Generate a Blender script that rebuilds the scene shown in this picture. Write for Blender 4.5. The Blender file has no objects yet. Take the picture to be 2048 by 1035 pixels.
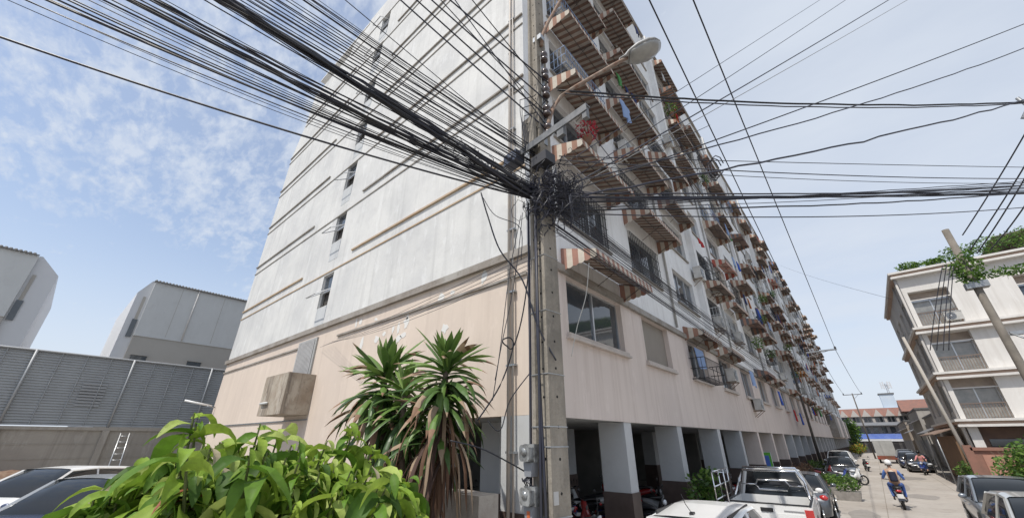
import bpy, math, random
from mathutils import Vector, Matrix
R = math.radians
rnd = random.Random(7)
scene = bpy.context.scene
col = scene.collection

# ---------------------------------------------------------------- camera, sky, sun, exposure
CAM = Vector((0, 0, 2.5)); PITCH = R(25.47); YAW = R(40.65); FPX = 763.0
cd = bpy.data.cameras.new('camera'); cam = bpy.data.objects.new('camera', cd); col.objects.link(cam)
cam.location = CAM; cam.rotation_euler = (R(90) + PITCH, 0, YAW)
cd.sensor_width = 36; cd.lens = FPX / 2048 * 36; cd.clip_start = 0.05; cd.clip_end = 3000
scene.camera = cam

SUN_EL = R(60); SUN_AZ = R(184)      # azimuth clockwise from +Y: the sun stands behind the camera
w = bpy.data.worlds.new('World'); scene.world = w; w.use_nodes = True
nt = w.node_tree; nt.nodes.clear()
def N(t, **k):
    n = nt.nodes.new(t)
    for a, b in k.items(): setattr(n, a, b)
    return n
L = nt.links.new
sky = N('ShaderNodeTexSky', sky_type='NISHITA', sun_disc=False, sun_elevation=SUN_EL, sun_rotation=SUN_AZ, altitude=10, air_density=1.0, dust_density=1.2, ozone_density=1.5)
tc = N('ShaderNodeTexCoord'); sep = N('ShaderNodeSeparateXYZ'); L(tc.outputs['Generated'], sep.inputs[0])
def MA(op, a, b=None, c=None, clamp=False):
    n = N('ShaderNodeMath', operation=op, use_clamp=clamp)
    for i, v in enumerate((a, b, c)):
        if v is None: continue
        if isinstance(v, (int, float)): n.inputs[i].default_value = v
        else: L(v, n.inputs[i])
    return n.outputs[0]
zz = MA('ADD', sep.outputs[2], 0.22)
px_ = MA('DIVIDE', sep.outputs[0], zz); py_ = MA('DIVIDE', sep.outputs[1], zz)
cmb = N('ShaderNodeCombineXYZ'); L(px_, cmb.inputs[0]); L(py_, cmb.inputs[1])
def cloud(scale, detail, rough, off, stretch=(1, 1, 1), rot=0, dist=0.0):
    mp = N('ShaderNodeMapping'); mp.inputs['Location'].default_value = off; mp.inputs['Scale'].default_value = stretch; mp.inputs['Rotation'].default_value = (0, 0, rot)
    L(cmb.outputs[0], mp.inputs[0])
    n = N('ShaderNodeTexNoise'); n.inputs['Scale'].default_value = scale; n.inputs['Detail'].default_value = detail; n.inputs['Roughness'].default_value = rough; n.inputs['Distortion'].default_value = dist
    L(mp.outputs[0], n.inputs['Vector']); return n.outputs[0]
def SM(v, a, b):
    n = N('ShaderNodeMapRange', interpolation_type='SMOOTHSTEP'); L(v, n.inputs[0]); n.inputs[1].default_value = a; n.inputs[2].default_value = b
    return n.outputs[0]
big = cloud(0.9, 4, .55, (3.1, 1.7, 0))
fine = cloud(8.5, 8, .62, (0.4, 2.2, 0), (1, 1.5, 1), .5, .25)
mack = cloud(22.0, 4, .6, (1.4, .2, 0), (1, 2.0, 1), .5, .4)
m1 = MA('ADD', MA('MULTIPLY', MA('MULTIPLY', SM(fine, .32, .74), SM(big, .22, .54)), .75), .16)
m2 = MA('MULTIPLY', MA('MULTIPLY', SM(mack, .34, .74), SM(big, .26, .52)), .42)
cirrus = MA('ADD', m1, m2, clamp=True)
# the cloud sheet thickens towards the street side (+X +Y)
side = MA('ADD', MA('MULTIPLY', sep.outputs[0], .80), MA('MULTIPLY', sep.outputs[1], .60))
sheet = MA('MULTIPLY', SM(side, -.35, .45), MA('ADD', MA('MULTIPLY', cloud(1.6, 5, .55, (.3, 4, 0), (1, 2.2, 1), .9), .55), .62))
hz = MA('SUBTRACT', 1.0, SM(sep.outputs[2], 0.0, .42))
mask = MA('MAXIMUM', MA('MAXIMUM', MA('MULTIPLY', cirrus, .80), MA('MULTIPLY', sheet, .93)), MA('ADD', MA('MULTIPLY', hz, .68), .28), clamp=True)
b1 = N('ShaderNodeBackground'); L(sky.outputs[0], b1.inputs[0]); b1.inputs[1].default_value = 0.125
b2 = N('ShaderNodeBackground'); b2.inputs[0].default_value = (.82, .89, 1.0, 1); b2.inputs[1].default_value = 0.60
mx = N('ShaderNodeMixShader'); L(mask, mx.inputs[0]); L(b1.outputs[0], mx.inputs[1]); L(b2.outputs[0], mx.inputs[2])
wo = N('ShaderNodeOutputWorld'); L(mx.outputs[0], wo.inputs[0])
sd = bpy.data.lights.new('sun', 'SUN'); sd.energy = 2.7; sd.angle = R(.6); sd.color = (1, .95, .87)
so = bpy.data.objects.new('sun', sd); col.objects.link(so)
sdir = Vector((math.sin(SUN_AZ) * math.cos(SUN_EL), math.cos(SUN_AZ) * math.cos(SUN_EL), math.sin(SUN_EL)))
so.rotation_euler = sdir.to_track_quat('Z', 'Y').to_euler(); so.location = (0, -20, 40)
vs = scene.view_settings; vs.view_transform = 'Standard'; vs.look = 'None'; vs.exposure = 0.55; vs.gamma = 1
scene.cycles.max_bounces = 8; scene.cycles.transparent_max_bounces = 12

# ---------------------------------------------------------------- helpers
_fw = Vector((-math.sin(YAW) * math.cos(PITCH), math.cos(YAW) * math.cos(PITCH), math.sin(PITCH)))
_rt = Vector((math.cos(YAW), math.sin(YAW), 0)); _up = _rt.cross(_fw)
def ray(x, y): return _fw + _rt * ((x - 1024) / FPX) - _up * ((y - 517.5) / FPX)
def onX(x, y, X): d = ray(x, y); return CAM + d * ((X - CAM.x) / d.x)
def onY(x, y, Y): d = ray(x, y); return CAM + d * ((Y - CAM.y) / d.y)
def onZ(x, y, Z): d = ray(x, y); return CAM + d * ((Z - CAM.z) / d.z)
def atD(x, y, D): d = ray(x, y); return CAM + d * (D / math.hypot(d.x, d.y))

MATS = {}
def mat(name, c, rough=.7, metal=0., c2=None, nscale=2., streak=0., stc=None, bump=0., bscale=30., spec=.5, trans=0., vary=0., coat=0., grime=0., alpha=1.):
    if name in MATS: return MATS[name]
    m = bpy.data.materials.new(name); m.use_nodes = True; t = m.node_tree; nd = t.nodes; lk = t.links.new
    b = nd['Principled BSDF']; b.inputs['Roughness'].default_value = rough; b.inputs['Metallic'].default_value = metal
    b.inputs['Specular IOR Level'].default_value = spec; b.inputs['Coat Weight'].default_value = coat; b.inputs['Coat Roughness'].default_value = .08
    c = tuple(c) + (1,); cur = None
    tc = nd.new('ShaderNodeTexCoord')
    def noise(sc, vec, det=5, ro=.6):
        n = nd.new('ShaderNodeTexNoise'); n.inputs['Scale'].default_value = sc; n.inputs['Detail'].default_value = det; n.inputs['Roughness'].default_value = ro
        lk(vec, n.inputs['Vector']); return n.outputs[0]
    def mapr(v, a, b2, lo=0., hi=1.):
        n = nd.new('ShaderNodeMapRange'); lk(v, n.inputs[0]); n.inputs[1].default_value = a; n.inputs[2].default_value = b2; n.inputs[3].default_value = lo; n.inputs[4].default_value = hi
        return n.outputs[0]
    def mix(fac, A, B, mode='MIX'):
        n = nd.new('ShaderNodeMix'); n.data_type = 'RGBA'; n.blend_type = mode
        if isinstance(fac, float): n.inputs[0].default_value = fac
        else: lk(fac, n.inputs[0])
        for i, q in ((6, A), (7, B)):
            if isinstance(q, tuple): n.inputs[i].default_value = q
            else: lk(q, n.inputs[i])
        return n.outputs[2]
    cur = c
    if c2 is not None: cur = mix(mapr(noise(nscale, tc.outputs['Object']), .35, .65), c, tuple(c2) + (1,))
    if grime > 0: cur = mix(mapr(noise(nscale * 5, tc.outputs['Object'], 8, .75), .52, .72, 0, grime), cur, (.10, .085, .07, 1))
    if streak > 0:
        mp = nd.new('ShaderNodeMapping'); mp.inputs['Scale'].default_value = (2.6, 2.6, .10); lk(tc.outputs['Object'], mp.inputs[0])
        s1 = mapr(noise(1.6, mp.outputs[0], 6, .65), .50, .72, 0, streak)
        cur = mix(s1, cur, tuple(stc or (.16, .14, .12)) + (1,))
        mp2 = nd.new('ShaderNodeMapping'); mp2.inputs['Scale'].default_value = (1.1, 1.1, .35); mp2.inputs['Location'].default_value = (3, 8, 1); lk(tc.outputs['Object'], mp2.inputs[0])
        s2 = mapr(noise(2.4, mp2.outputs[0], 8, .7), .56, .60, 0, streak * .6)
        cur = mix(s2, cur, (min(1, c[0] * 1.22), min(1, c[1] * 1.24), min(1, c[2] * 1.28), 1))
    if vary > 0:
        oi = nd.new('ShaderNodeObjectInfo'); hs = nd.new('ShaderNodeHueSaturation')
        lk(mapr(oi.outputs['Random'], 0, 1, 1 - vary, 1 + vary), hs.inputs['Value'])
        if isinstance(cur, tuple): hs.inputs['Color'].default_value = cur
        else: lk(cur, hs.inputs['Color'])
        cur = hs.outputs[0]
    if isinstance(cur, tuple): b.inputs['Base Color'].default_value = cur
    else: lk(cur, b.inputs['Base Color'])
    if bump > 0:
        bp = nd.new('ShaderNodeBump'); bp.inputs['Strength'].default_value = bump; bp.inputs['Distance'].default_value = .02
        lk(noise(bscale, tc.outputs['Object']), bp.inputs['Height']); lk(bp.outputs[0], b.inputs['Normal'])
    if trans > 0:
        tr = nd.new('ShaderNodeBsdfTranslucent'); ms = nd.new('ShaderNodeMixShader'); ms.inputs[0].default_value = trans
        if isinstance(cur, tuple): tr.inputs[0].default_value = cur
        else: lk(cur, tr.inputs[0])
        lk(b.outputs[0], ms.inputs[1]); lk(tr.outputs[0], ms.inputs[2]); lk(ms.outputs[0], nd['Material Output'].inputs[0])
    if alpha < 1:
        tp = nd.new('ShaderNodeBsdfTransparent'); ms = nd.new('ShaderNodeMixShader'); ms.inputs[0].default_value = alpha
        lk(tp.outputs[0], ms.inputs[1]); lk(b.outputs[0], ms.inputs[2]); lk(ms.outputs[0], nd['Material Output'].inputs[0])
    MATS[name] = m; return m

class MB:
    def __init__(s): s.v = []; s.f = []; s.m = []; s.s = []; s.sm = False; s.mi = 0
    def P(s, *pts):
        i = len(s.v); s.v += [tuple(p) for p in pts]; return i
    def F(s, *idx): s.f.append(idx); s.m.append(s.mi); s.s.append(s.sm)
    def poly(s, *pts):
        i = s.P(*pts); s.F(*range(i, i + len(pts)))
    def box(s, x0, y0, z0, x1, y1, z1):
        i = s.P((x0, y0, z0), (x1, y0, z0), (x1, y1, z0), (x0, y1, z0), (x0, y0, z1), (x1, y0, z1), (x1, y1, z1), (x0, y1, z1))
        for q in ((0, 3, 2, 1), (4, 5, 6, 7), (0, 1, 5, 4), (1, 2, 6, 5), (2, 3, 7, 6), (3, 0, 4, 7)): s.F(*[i + k for k in q])
    def prism(s, pts, axis, a, b):        # closed 2-D outline extruded along an axis
        def mk(p, h): return {'x': (h, p[0], p[1]), 'y': (p[0], h, p[1]), 'z': (p[0], p[1], h)}[axis]
        n = len(pts); i = s.P(*[mk(p, a) for p in pts]); j = s.P(*[mk(p, b) for p in pts])
        s.F(*range(i + n - 1, i - 1, -1)); s.F(*range(j, j + n))
        for k in range(n): s.F(i + k, i + (k + 1) % n, j + (k + 1) % n, j + k)
    def ring(s, c, d, r, n, r2=None, ref=None):
        d = Vector(d).normalized(); a = Vector(ref) if ref else (Vector((0, 0, 1)) if abs(d.z) < .9 else Vector((1, 0, 0)))
        u = d.cross(a).normalized(); v = u.cross(d); r2 = r2 or r
        return [Vector(c) + u * (r * math.cos(2 * math.pi * k / n)) + v * (r2 * math.sin(2 * math.pi * k / n)) for k in range(n)]
    def skin(s, rings, cap=True, closed=True):
        n = len(rings[0]); b = [s.P(*r) for r in rings]
        for i in range(len(rings) - 1):
            for k in range(n if closed else n - 1):
                s.F(b[i] + k, b[i] + (k + 1) % n, b[i + 1] + (k + 1) % n, b[i + 1] + k)
        if cap: s.F(*range(b[0] + n - 1, b[0] - 1, -1)); s.F(*range(b[-1], b[-1] + n))
    def tube(s, pts, r, n=6, cap=True):
        pts = [Vector(p) for p in pts]; rr = r if isinstance(r, (list, tuple)) else [r] * len(pts); rings = []
        for i, p in enumerate(pts):
            d = (pts[min(i + 1, len(pts) - 1)] - pts[max(i - 1, 0)])
            if d.length < 1e-9: d = Vector((0, 0, 1))
            rings.append(s.ring(p, d, rr[i], n))
        o = s.sm; s.sm = n > 4; s.skin(rings, cap); s.sm = o
    def lathe(s, c, prof, n=16, axis='z', cap=True):
        c = Vector(c); rings = []
        for (r, h) in prof:
            ring = []
            for k in range(n):
                a = 2 * math.pi * k / n; x, y = r * math.cos(a), r * math.sin(a)
                ring.append(c + (Vector((x, y, h)) if axis == 'z' else Vector((h, x, y)) if axis == 'x' else Vector((y, h, x))))
            rings.append(ring)
        o = s.sm; s.sm = True; s.skin(rings, cap); s.sm = o
    def torus(s, c, Rr, r, axis='x', n=20, k=8):
        rings = []
        for i in range(n + 1):
            a = 2 * math.pi * i / n; e = Vector((0, math.cos(a), math.sin(a))) if axis == 'x' else Vector((math.cos(a), math.sin(a), 0))
            ax = Vector((1, 0, 0)) if axis == 'x' else Vector((0, 0, 1))
            rings.append([Vector(c) + e * (Rr + r * math.cos(2 * math.pi * j / k)) + ax * (r * math.sin(2 * math.pi * j / k)) for j in range(k)])
        o = s.sm; s.sm = True; s.skin(rings, False); s.sm = o
    def ell(s, c, r, n=12, m=8):
        pr = [(max(1e-3, math.sin(math.pi * i / m)), -math.cos(math.pi * i / m)) for i in range(m + 1)]
        rings = [[Vector(c) + Vector((r[0] * q * math.cos(2 * math.pi * k / n), r[1] * q * math.sin(2 * math.pi * k / n), r[2] * h)) for k in range(n)] for q, h in pr]
        o = s.sm; s.sm = True; s.skin(rings, False); s.sm = o
    def mesh(s, name, mats):
        me = bpy.data.meshes.new(name); me.from_pydata(s.v, [], s.f)
        if not isinstance(mats, (list, tuple)): mats = [mats]
        for q in mats: me.materials.append(q)
        me.polygons.foreach_set('material_index', s.m); me.polygons.foreach_set('use_smooth', s.s); me.update(); return me
    def build(s, name, mats, parent=None, off=None):
        if parent is not None and off is None and parent.get('_w'): off = parent.location
        if off is not None: s.v = [(p[0] - off[0], p[1] - off[1], p[2] - off[2]) for p in s.v]
        o = bpy.data.objects.new(name, s.mesh(name, mats)); col.objects.link(o)
        if parent is not None: o.parent = parent
        return o
def tag(o, label=None, cat=None, group=None, kind=None):
    for k, q in (('label', label), ('category', cat), ('group', group), ('kind', kind)):
        if q: o[k] = q
    return o
WR = []
def root(name, label, cat, loc=(0, 0, 0), rz=0, group=None, world=False):   # world=True: children are given in world coordinates
    o = bpy.data.objects.new(name, None); col.objects.link(o); o.location = loc; o.rotation_euler = (0, 0, rz); o.empty_display_size = .2
    if world: o['_w'] = 1; WR.append(o)
    return tag(o, label, cat, group)
def copy_tree(o, parent=None):
    c = o.copy(); col.objects.link(c)
    if parent is not None: c.parent = parent
    for ch in KIDS.get(o, [x for x in o.children]): copy_tree(ch, c)
    return c
KIDS = {}
def dup(o, loc, rz=0, label=None, group=None):
    if 'group' in o and not group: group = o['group']
    c = copy_tree(o); c.location = loc; c.rotation_euler = (0, 0, rz); tag(c, label, None, group); return c
def inst(me, name, parent, loc, rz=0, sc=None):
    o = bpy.data.objects.new(name, me); col.objects.link(o); o.parent = parent; o.location = loc; o.rotation_euler = (0, 0, rz)
    if sc: o.scale = sc
    return o
def struct(o, kind='structure'): o['kind'] = kind; return o
ORD = ['ground', 'second', 'third', 'fourth', 'fifth', 'sixth', 'seventh', 'eighth', 'ninth', 'tenth']
def nth(n):
    return {1: 'first', 2: 'second', 3: 'third', 4: 'fourth', 5: 'fifth', 6: 'sixth', 7: 'seventh', 8: 'eighth', 9: 'ninth', 10: 'tenth', 11: 'eleventh', 12: 'twelfth'}.get(n, '%dth' % n if n % 10 not in (1, 2, 3) or n in (11, 12, 13) else '%d%s' % (n, {1: 'st', 2: 'nd', 3: 'rd'}[n % 10]))

# materials used in many places
CONC = mat('concrete', (.40, .37, .33), .9, c2=(.28, .26, .23), nscale=1.5, bump=.4, grime=.35)
ALU = mat('aluminium', (.55, .56, .57), .35, .7)
STEEL = mat('galvanised_steel', (.36, .38, .40), .45, .6, c2=(.26, .27, .28), nscale=6)
BLACK = mat('black_plastic', (.018, .018, .02), .45)
CABLE = mat('cable_black', (.016, .018, .034), .5, c2=(.03, .03, .035), nscale=3, vary=.5)
RUST = mat('rusty_steel', (.20, .11, .07), .8, .2, c2=(.30, .24, .19), nscale=9)
GLASS = mat('window_glass', (.035, .045, .055), .04, 0, spec=1.0, c2=(.06, .07, .08), nscale=.7)
CARGLASS = mat('car_glass', (.012, .015, .018), .05, spec=.45)
RUBBER = mat('rubber', (.02, .02, .02), .85)
CHROME = mat('chrome', (.75, .75, .76), .12, 1.)
WHITEP = mat('white_paint', (.78, .78, .77), .35, coat=.5, c2=(.72, .72, .71), nscale=1)
TAIL = mat('red_lens', (.45, .02, .02), .15, coat=1)
LENS = mat('clear_lens', (.7, .72, .75), .1, coat=1)
PLATE = mat('plate_white', (.7, .7, .68), .5)

# ---------------------------------------------------------------- ground
def road_mat():
    m = mat('road_concrete', (.38, .34, .30), .85, c2=(.45, .415, .375), nscale=.35, bump=.35, bscale=45, grime=.5)
    t = m.node_tree; nd = t.nodes; lk = t.links.new; b = nd['Principled BSDF']; src = b.inputs['Base Color'].links[0].from_socket
    tc = nd.new('ShaderNodeTexCoord'); br = nd.new('ShaderNodeTexBrick'); br.offset = 0
    br.inputs['Color1'].default_value = (1, 1, 1, 1); br.inputs['Color2'].default_value = (.90, .90, .90, 1); br.inputs['Mortar'].default_value = (.62, .60, .57, 1)
    br.inputs['Scale'].default_value = 1; br.inputs['Mortar Size'].default_value = .018; br.inputs['Brick Width'].default_value = 3.0; br.inputs['Row Height'].default_value = 6.0
    mp = nd.new('ShaderNodeMapping'); mp.inputs['Location'].default_value = (.4, 2.2, 0); lk(tc.outputs['Object'], mp.inputs[0]); lk(mp.outputs[0], br.inputs['Vector'])
    mx = nd.new('ShaderNodeMix'); mx.data_type = 'RGBA'; mx.blend_type = 'MULTIPLY'; mx.inputs[0].default_value = 1; lk(src, mx.inputs[6]); lk(br.outputs[0], mx.inputs[7]); lk(mx.outputs[2], b.inputs['Base Color'])
    return m
b = MB(); b.poly((-1500, -1500, -.02), (1500, -1500, -.02), (1500, 1500, -.02), (-1500, 1500, -.02)); struct(b.build('ground', mat('ground_dirt', (.25, .22, .19), .95, c2=(.18, .17, .15), nscale=.2, bump=.3)))
b = MB(); b.poly((-3.7, -60, 0), (3.3, -60, 0), (3.3, 260, 0), (-3.7, 260, 0)); struct(b.build('road', road_mat()))
rp_ = random.Random(6)
for (cx, cy, ax_, ay_) in ((-1.1, 21.5, .5, 1.6), (1.0, 30, .8, 1.3), (.5, 36, .35, 3.0), (-.6, 17.5, .9, .8), (1.2, 44, .9, 2.2)):
    b = MB(); n_ = 14; b.poly(*[(cx + ax_ * rp_.uniform(.7, 1.1) * math.cos(2 * math.pi * k / n_), cy + ay_ * rp_.uniform(.7, 1.1) * math.sin(2 * math.pi * k / n_), .005) for k in range(n_)]); struct(b.build('road_patch', mat('patch_concrete', (.30, .275, .25), .85, c2=(.24, .22, .20), nscale=2, bump=.3, grime=.4)))
b = MB(); b.box(-24.6, 5.0, -.05, -3.7, 126, .12); b.box(3.3, -60, -.05, 20, 260, .10); struct(b.build('pavement', mat('pavement_concrete', (.33, .31, .28), .9, c2=(.25, .23, .21), nscale=.9, bump=.3, grime=.4)))
b = MB(); b.box(-60, -60, -.05, -9.5, 5.0, .33); struct(b.build('parking_lot', mat('lot_concrete', (.36, .34, .31), .9, c2=(.26, .25, .22), nscale=.4, bump=.3, grime=.4)))

# ---------------------------------------------------------------- the apartment building
FX, GY = -4.53, 5.77          # street facade plane x, gable plane y
YE = 125.0; ROOF = 28.0; NB = 27; PITCHY = 4.3; NS = 7
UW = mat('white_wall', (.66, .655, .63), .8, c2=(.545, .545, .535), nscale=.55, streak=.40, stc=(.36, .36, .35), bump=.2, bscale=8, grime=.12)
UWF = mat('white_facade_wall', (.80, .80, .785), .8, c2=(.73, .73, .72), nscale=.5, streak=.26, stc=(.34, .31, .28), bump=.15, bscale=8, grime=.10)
PK = mat('pink_wall', (.70, .61, .55), .8, c2=(.63, .55, .50), nscale=.25, streak=.35, stc=(.36, .27, .22), bump=.12, bscale=8)
BG = mat('beige_wall', (.66, .56, .47), .8, c2=(.59, .50, .425), nscale=.3, streak=.30, stc=(.44, .36, .30), bump=.12, bscale=8)
GREYP = mat('grey_white_column', (.54, .55, .555), .7, c2=(.46, .47, .475), nscale=.6, bump=.1, grime=.12)
TILE = mat('brown_tile', (.075, .055, .048), .35, c2=(.11, .08, .07), nscale=3)
BAND = mat('band_weathered', (.36, .34, .31), .9, c2=(.24, .21, .18), nscale=1.3, grime=.6)
BANDO = mat('band_ochre', (.42, .30, .19), .9, c2=(.50, .40, .29), nscale=.8, grime=.35)
PATCH = mat('grey_patch', (.53, .545, .55), .85, c2=(.47, .485, .49), nscale=1.5, streak=.35, stc=(.28, .28, .28))
apt = root('apartment_building', 'ten storey white and pink apartment block with a striped awning over almost every window', 'building', (-14, 60, 0), world=True)

def holed(b, axis, pos, u0, u1, z0, z1, holes, depth):
    us = sorted({u0, u1, *[h[0] for h in holes], *[h[1] for h in holes]}); zs = sorted({z0, z1, *[h[2] for h in holes], *[h[3] for h in holes]})
    us = [u for u in us if u0 <= u <= u1]; zs = [z for z in zs if z0 <= z <= z1]
    mk = (lambda u, z, d=0: (pos - d, u, z)) if axis == 'x' else (lambda u, z, d=0: (u, pos + d, z))
    inside = lambda u, z: any(h[0] < u < h[1] and h[2] < z < h[3] for h in holes)
    for i in range(len(us) - 1):
        j = 0
        while j < len(zs) - 1:
            if inside((us[i] + us[i + 1]) / 2, (zs[j] + zs[j + 1]) / 2): j += 1; continue
            k = j
            while k + 1 < len(zs) - 1 and not inside((us[i] + us[i + 1]) / 2, (zs[k + 1] + zs[k + 2]) / 2): k += 1
            q = [mk(us[i], zs[j]), mk(us[i + 1], zs[j]), mk(us[i + 1], zs[k + 1]), mk(us[i], zs[k + 1])]
            b.poly(*q); j = k + 1
    for (a, c, e, g) in holes:
        for (p, q) in (((a, e), (c, e)), ((c, e), (c, g)), ((c, g), (a, g)), ((a, g), (a, e))):
            b.poly(mk(*p), mk(*q), mk(*q, depth), mk(*p, depth))
ZB = 6.25     # cornice between the beige storey and the white ones
def bayY(k): return 7.15 + PITCHY * k
upper = [(bayY(k), bayY(k) + (2.7 if k % 2 == 0 or k > 3 else 2.5), 7.68 + 2.72 * j, 9.18 + 2.72 * j) for k in range(NB) for j in range(NS)]
lower = [(bayY(k) + .1, bayY(k) + (2.95 if k == 0 else 2.3), 4.68, 6.08) for k in range(NB)]
b = MB(); holed(b, 'x', FX, GY, YE, ZB, ROOF, upper, .22); b.box(FX - 20.07, GY + .3, ROOF - .6, FX - .02, YE, ROOF - .5)
b.poly((FX, YE, 0), (FX - 20.07, YE, 0), (FX - 20.07, YE, ROOF), (FX, YE, ROOF))
b.build('upper_wall', UWF, apt)
b = MB(); holed(b, 'x', FX, GY, YE, 2.92, ZB, lower, .22); b.build('lower_wall', PK, apt)
# stepped gable
sil = [(-24.6, ZB), (-24.6, 20.0), (-23.75, 22.2), (-23.6, 24.9), (-18.65, 24.9), (-18.65, 25.85), (-16.63, 25.95), (-16.63, 26.4), (-12.5, 26.4), (-12.5, 27.3), (-9, 27.3), (-9, ROOF), (FX, ROOF), (FX, ZB)]
gw = []
for (za, xa) in ((7.05, -14.4), (9.85, -14.4), (12.55, -14.45), (15.05, -14.3), (17.8, -14.4), (20.75, -14.55), (23.15, -14.4)):
    gw.append((xa - .42, xa + .42, za, za + 1.35))
b = MB(); xs0, xs1 = gw[0][0] - .45, gw[0][1] + .45
sl = [(x, z) for x, z in sil if x < -16.6] + [(-16.63, 26.4), (-15.6, 26.4), (-15.6, ZB)]
b.poly(*[(x, GY, z) for x, z in [p for p in sil if p[0] <= -16.63] + [(-15.6, 26.4), (-15.6, ZB)]][::-1])
holed(b, 'y', GY, -15.6, -12.5, ZB, 26.4, gw, .2)
b.poly(*[(x, GY, z) for x, z in [(-12.5, ZB), (-12.5, 27.3), (-9, 27.3), (-9, ROOF), (FX, ROOF), (FX, ZB)]][::-1])
for i in range(1, len(sil) - 2):
    (x0, z0), (x1, z1) = sil[i], sil[i + 1]
    b.poly((x0, GY, z0), (x1, GY, z1), (x1, GY + 2.5, z1), (x0, GY + 2.5, z0))
b.poly((-24.6, GY, 0), (-24.6, YE, 0), (-24.6, YE, 20), (-24.6, GY, 20)); b.poly((-24.6, GY, 20), (-24.6, YE, 20), (-20, YE, 27.4), (-20, GY + 2.5, 27.4))
b.build('gable_wall', UW, apt)
b = MB(); holed(b, 'y', GY, -24.6, FX, 0, ZB, [(-14.75, -14.1, 3.3, 5.2), (-8.6, -5.22, 0, 2.92), (FX - .69, FX, 0, 2.92)], .3); b.build('gable_base_wall', BG, apt)
# cornices and bands
b = MB(); b.box(-24.7, GY - .10, ZB - .16, FX + .10, GY, ZB + .02); b.box(FX, GY, ZB - .16, FX + .10, YE, ZB + .02)
b.box(-24.65, GY - .05, ZB - .62, -15.2, GY, ZB - .56); b.box(-12.6, GY - .05, ZB - .62, FX, GY, ZB - .56); b.build('cornice', BAND, apt)
for j in range(8):
    z = ZB + .02 + 2.68 * (j + 1) - .06
    b = MB(); e = rnd.uniform(-.4, .4)
    xl = -24.62 if z < 20 else -23.6
    if z > 24.4: xl = -12.4 if z > 26.4 else -18.4
    if z < 24.4: b.box(xl, GY - .06, z, -16.9 + e, GY, z + .06)
    b.box(xl, GY - .03, z - .42, FX, GY, z - .375)
    b.box(max(-12.75, xl) + e * .4, GY - .06, z, FX, GY, z + .06)
    if z < ROOF: b.build('floor_band', BANDO if j in (0,) else BAND, apt)
b = MB(); b.box(-24.8, GY - .04, 3.1, -13.6, GY, 3.14); b.build('conduit', STEEL, apt)
# repainted strip below and between the stair windows
for g in gw:
    b = MB(); b.box(g[0] + .08, GY - .006, g[2] - .85, g[1] - .02, GY, g[2] - .02); b.build('paint_patch', PATCH, apt)
# soffit, columns, interior
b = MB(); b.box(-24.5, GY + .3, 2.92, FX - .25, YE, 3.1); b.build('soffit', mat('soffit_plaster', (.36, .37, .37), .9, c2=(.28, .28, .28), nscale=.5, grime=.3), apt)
b = MB(); b.box(-24.3, GY + .4, .1, -24.1, YE, 2.92); b.box(-13.2, GY + 4.0, .1, -13.0, YE, 2.92)
for yy in (15.5, 28, 41, 58, 75, 95): b.box(-13, yy, .1, -8.6, yy + .15, 2.92)
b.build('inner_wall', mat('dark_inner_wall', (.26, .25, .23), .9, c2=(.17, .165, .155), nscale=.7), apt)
colY = [9.50, 13.15, 17.55, 21.1, 24.9, 28.9, 33.1, 37.0] + [37.0 + 4.05 * i for i in range(1, 22)]
def column(x0, y0, x1, y1, pinkish=False):
    b = MB(); b.box(x0, y0, 1.42, x1, y1, 2.919); o = b.build('column', PK if pinkish else GREYP, apt)
    b = MB(); b.box(x0 - .02, y0 - .02, .12, x1 + .02, y1 + .02, 1.42); c = b.build('tile_base', TILE, None, off=apt.location); c.parent = o
column(FX - .69, GY + .002, FX - .002, GY + .7)
o = apt
for y in colY: column(FX - .72, y, FX - .02, y + .4, 24 < y < 34)
for y in [7.3, 9.5, 13.15, 17.55, 21.1, 24.9, 28.9, 33.1, 37.0]: column(-9.2, y, -8.6, y + .5)
for y in (7.3,): column(-7.45, y + .2, -6.83, y + .8)
rnd = random.Random(70)
WPEEL = mat('peeled_white', (.68, .67, .64), .9)
for i in range(16):
    cx = rnd.choice([rnd.uniform(-11.5, -8.5), rnd.uniform(-7.5, -5.4)]); cz = rnd.uniform(4.9, 5.6) if i % 3 else rnd.uniform(5.65, 6.0); n_ = 9; b = MB(); aw = rnd.uniform(.05, .16); ah = rnd.uniform(.06, .22)
    b.prism([(cx + aw * rnd.uniform(.4, 1.2) * math.cos(2 * math.pi * k / n_), cz + ah * rnd.uniform(.4, 1.2) * math.sin(2 * math.pi * k / n_)) for k in range(n_)], 'y', GY - .006, GY); b.build('peeled_paint', WPEEL, apt)
# windows: one mesh for frame, one for pane; the nearest hundred are parts, the rest one part
def win_mesh(wd, ht, mull=1):
    b = MB(); t = .05
    b.box(-.06, 0, 0, 0, t, ht); b.box(-.06, wd - t, 0, 0, wd, ht); b.box(-.06, t, 0, 0, wd - t, t); b.box(-.06, t, ht - t, 0, wd - t, ht)
    for i in range(mull): y = wd * (i + 1) / (mull + 1); b.box(-.05, y - .03, t, .01, y + .03, ht - t)
    g = MB(); g.poly((-.03, t, t), (-.03, wd - t, t), (-.03, wd - t, ht - t), (-.03, t, ht - t))
    return b, g
fr, pn = {}, {}
for key, (wd, ht, mu) in dict(A=(2.7, 1.5, 2), B=(2.5, 1.5, 1), C=(2.85, 1.4, 1), D=(2.2, 1.4, 1)).items():
    q, g = win_mesh(wd, ht, mu); fr[key] = (q, q.mesh('window', ALU)); pn[key] = (g, g.mesh('pane', GLASS))
rest = MB(); restg = MB(); cnt = 0
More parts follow.
